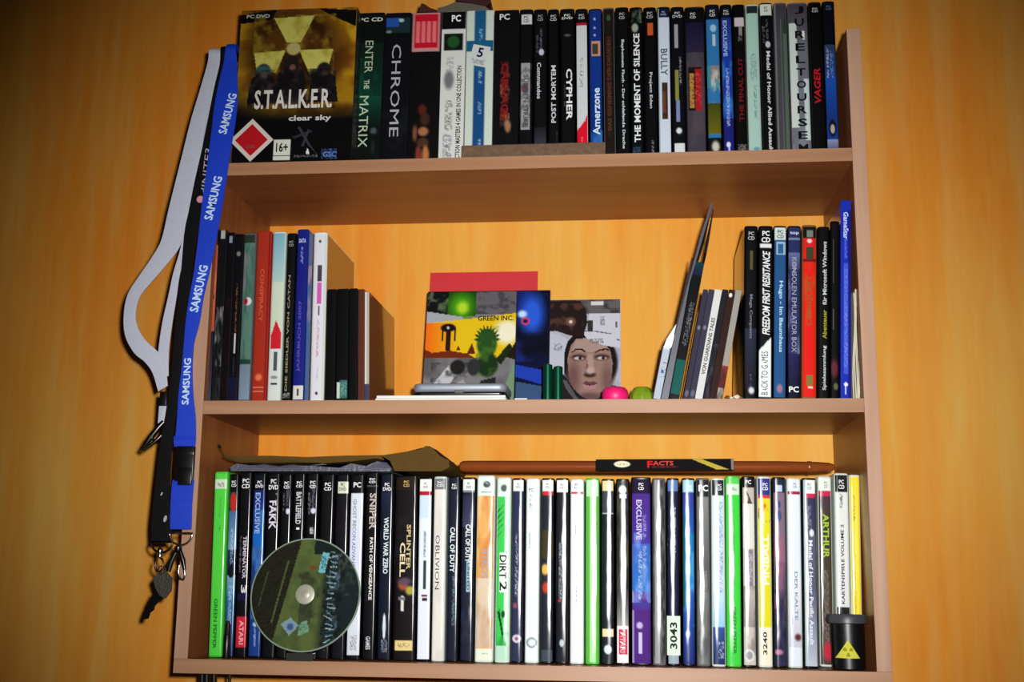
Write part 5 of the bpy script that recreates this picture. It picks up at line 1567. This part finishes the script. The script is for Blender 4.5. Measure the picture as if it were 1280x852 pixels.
def dring(name, cx, cy, rx, Y, m, par, rad=.0012, drop=1.):
    c_ = at(cx, cy, Y)
    pts = [c_ + Vector((rx * math.cos(t), 0, -drop * rx * max(0, math.sin(t)))) for t in np.linspace(0, math.pi, 17)]
    pts += [c_ + Vector((x, 0, 0)) for x in np.linspace(-rx, rx, 6)[1:-1]]
    return bm_obj(name, tube(bmesh.new(), pts, rad, 8, True), m, par, 60)


dring('ring', 202.5, 677, .0118, -.0125, MT['dark_metal'], w2, .0013, .95)


def swivel(par, cx, cy, Y, s=1.):
    c_ = at(cx, cy, Y)
    h = bm_obj('swivel_hook', lathe(bmesh.new(), [(.0012 * s, 0), (.003 * s, -.002 * s), (.003 * s, -.006 * s), (.0022 * s, -.008 * s), (.0026 * s, -.011 * s), (.0014 * s, -.012 * s)], 14, c_), MT['bright_metal'], par, 45)
    pts = [c_ + Vector((s * .0055 * math.sin(t) * .8, 0, s * (-.019 + .0075 * math.cos(t)))) for t in np.linspace(.1, 5.6, 18)]
    bm_obj('hook_loop', tube(bmesh.new(), pts, .0012 * s, 8), MT['dark_metal'], h, 60)
    return h


swivel(w2, 200.5, 683, -.0125, 1.)
ky = tag(empty('key', (0, 0, 0)), 'dark steel door key hanging from the black lanyard', 'key')
Kp = [(197, 716), (207, 714), (215, 722), (214, 738), (206, 748), (199, 744), (194, 735), (191, 724)]
A_ = [at(x, y, -.0145) for x, y in Kp]
bm = bmesh.new()
f_ = [bm.verts.new(p) for p in A_]
g_ = [bm.verts.new(p + Vector((0, .0026, 0))) for p in A_]
bm.faces.new(f_)
bm.faces.new(g_)
for k in range(len(f_)):
    bm.faces.new((f_[k], f_[(k + 1) % len(f_)], g_[(k + 1) % len(f_)], g_[k]))
bmesh.ops.bevel(bm, geom=bm.edges[:], offset=.0005, segments=2, affect='EDGES')
bm_obj('bow', bm, mat('worn_key_head', (58, 52, 46), .5, bump=.8, bscale=500, var=3), ky, 40)
Kb = [(193, 738), (202, 744), (198, 752), (193, 757), (192, 762), (187, 766), (185, 773), (179.5, 774), (179.5, 768), (186, 751)]
A_ = [at(x, y, -.0140) for x, y in Kb]
bm = bmesh.new()
f_ = [bm.verts.new(p) for p in A_]
g_ = [bm.verts.new(p + Vector((0, .0018, 0))) for p in A_]
bm.faces.new(f_)
bm.faces.new(g_)
for k in range(len(f_)):
    bm.faces.new((f_[k], f_[(k + 1) % len(f_)], g_[(k + 1) % len(f_)], g_[k]))
bm_obj('blade', bm, MT['dark_metal'], ky, 30)
bm_obj('key_ring', tube(bmesh.new(), [at(202, 712, -.0135) + Vector((.0042 * math.cos(t), .001 * math.sin(t), .0042 * math.sin(t))) for t in np.linspace(0, 2 * math.pi, 18)[:-1]], .0007, 6, True), MT['bright_metal'], ky, 60)

w3 = tag(empty('lanyard', (0, 0, 0)), 'blue lanyard with white lettering and a black buckle, frontmost at the left panel', 'lanyard', 'lanyards hung over the left panel')
ribbon('band', over(283, 294, 64, -.008, z=.0024) + [(280, 78, 296.5, 76, -.008), (274.5, 101, 297, 101, -.009), (268.5, 131, 297, 131, -.010), (265, 162, 293, 162, -.012), (261, 192, 288, 192, -.014), (257, 223, 283.5, 223, -.015), (253, 253, 279, 253, -.016), (249.5, 284, 273.5, 284, -.017), (246.5, 310, 268.5, 310, -.018), (242.5, 341, 262, 341, -.018), (237, 371, 255, 371, -.018), (232.5, 402, 250, 402, -.018), (230, 432, 242.5, 432, -.018), (227, 463, 241, 463, -.018), (223.5, 493, 242, 493, -.018), (221.5, 524, 245, 524, -.018), (219, 552, 245, 552, -.018)], MT['blue_band'], w3)
ribbon('fold_band', [(217.5, 545, 245, 545, -.0205), (217.5, 552, 245, 552, -.0215), (218, 558, 244, 558, -.0205)], MT['blue_band'], w3)
bk_ = pbox('buckle', 217, 557, 243, 601, -.0225, .006, MT['black'], w3, .0014)
pbox('buckle_prong', 221, 584, 240, 606, -.0235, .007, MT['black'], bk_, .0014)
pbox('buckle_label', 229.5, 563.5, 242, 567.5, -.0229, .0006, MT['bright_metal'], bk_, .0001)
ribbon('lower_band', [(216, 600, 243, 600, -.0195), (214.5, 612, 242, 612, -.021), (213.5, 630, 240.5, 630, -.0215), (213, 648, 240, 648, -.0215), (213, 661, 239.5, 661, -.0205)], MT['blue_band'], w3)
ribbon('stitch_fold', [(214, 622, 241, 622, -.0222), (214, 627, 241, 627, -.0226)], MT['blue_band'], w3)
for (cx, cy), (dx, dy), l, ht, Yt in (((284.5, 142), (13.5, -50), 52, 12, -.0142), ((266.5, 247.5), (13, -54), 56, 12, -.0188), ((248.5, 360.5), (13, -58), 60, 12, -.0205), ((233, 476.5), (3.5, -58), 60, 9.5, -.0205)):
    A_, B_ = at(cx - dx / 2, cy - dy / 2, Yt), at(cx + dx / 2, cy + dy / 2, Yt)
    d_ = B_ - A_
    letters_at(w3, 'SAMSUNG', (A_ + B_) / 2, d_, (-d_.z, 0, d_.x), d_.length, ht / 1180, (196, 222, 244))
dring('ring', 226.5, 666, .0125, -.0215, MT['bright_metal'], w3, .0011, 1.)
c_ = at(223, 682, -.0215)
h = bm_obj('trigger_hook', lathe(bmesh.new(), [(.0015, .001), (.004, -.001), (.0042, -.005), (.003, -.007)], 14, c_), MT['dark_metal'], w3, 45)
bm_obj('hook_gate', tube(bmesh.new(), [at(220, 690, -.0215), at(214, 702, -.0215), at(210.5, 714, -.0215)], [.0022, .003, .0026], 10), MT['black'], h, 50)
bm_obj('hook_gate', tube(bmesh.new(), [at(225, 688, -.0215), at(229, 700, -.0215), at(231, 712, -.0215)], [.0022, .0026, .0014], 10), MT['dark_metal'], h, 50)
pts = [at(224, 706, -.0215), at(223, 716, -.0215), at(225.5, 723, -.0215), at(229.5, 724, -.0215), at(231.5, 718, -.0215), at(230.5, 712, -.0215)]
bm_obj('hook_loop', tube(bmesh.new(), pts, .0011, 8), MT['bright_metal'], h, 60)

# ---------------------------------------------------------------- cables under the shelf
for i, (px, r_, lab) in enumerate(((252, .003, 'thick black cable hanging under the lower left corner'), (258, .0034, 'thickest black cable, middle one under the lower left corner'), (267, .0034, 'black cable hanging right of the thick pair below the shelf'), (286.5, .0018, 'thin black cable hanging apart below the shelf'))):
    p_ = at(px, 850, .03)
    pts = [Vector((p_.x, .03, -TH - .0006)), Vector((p_.x + .001, .032, -.05)), Vector((p_.x - .004, .04, -.12)), Vector((p_.x + .003, .045, -.25))]
    tag(bm_obj('cable', tube(bmesh.new(), pts, r_, 10), MT['black'], None, 50), lab, 'cable', 'cables under the shelf')
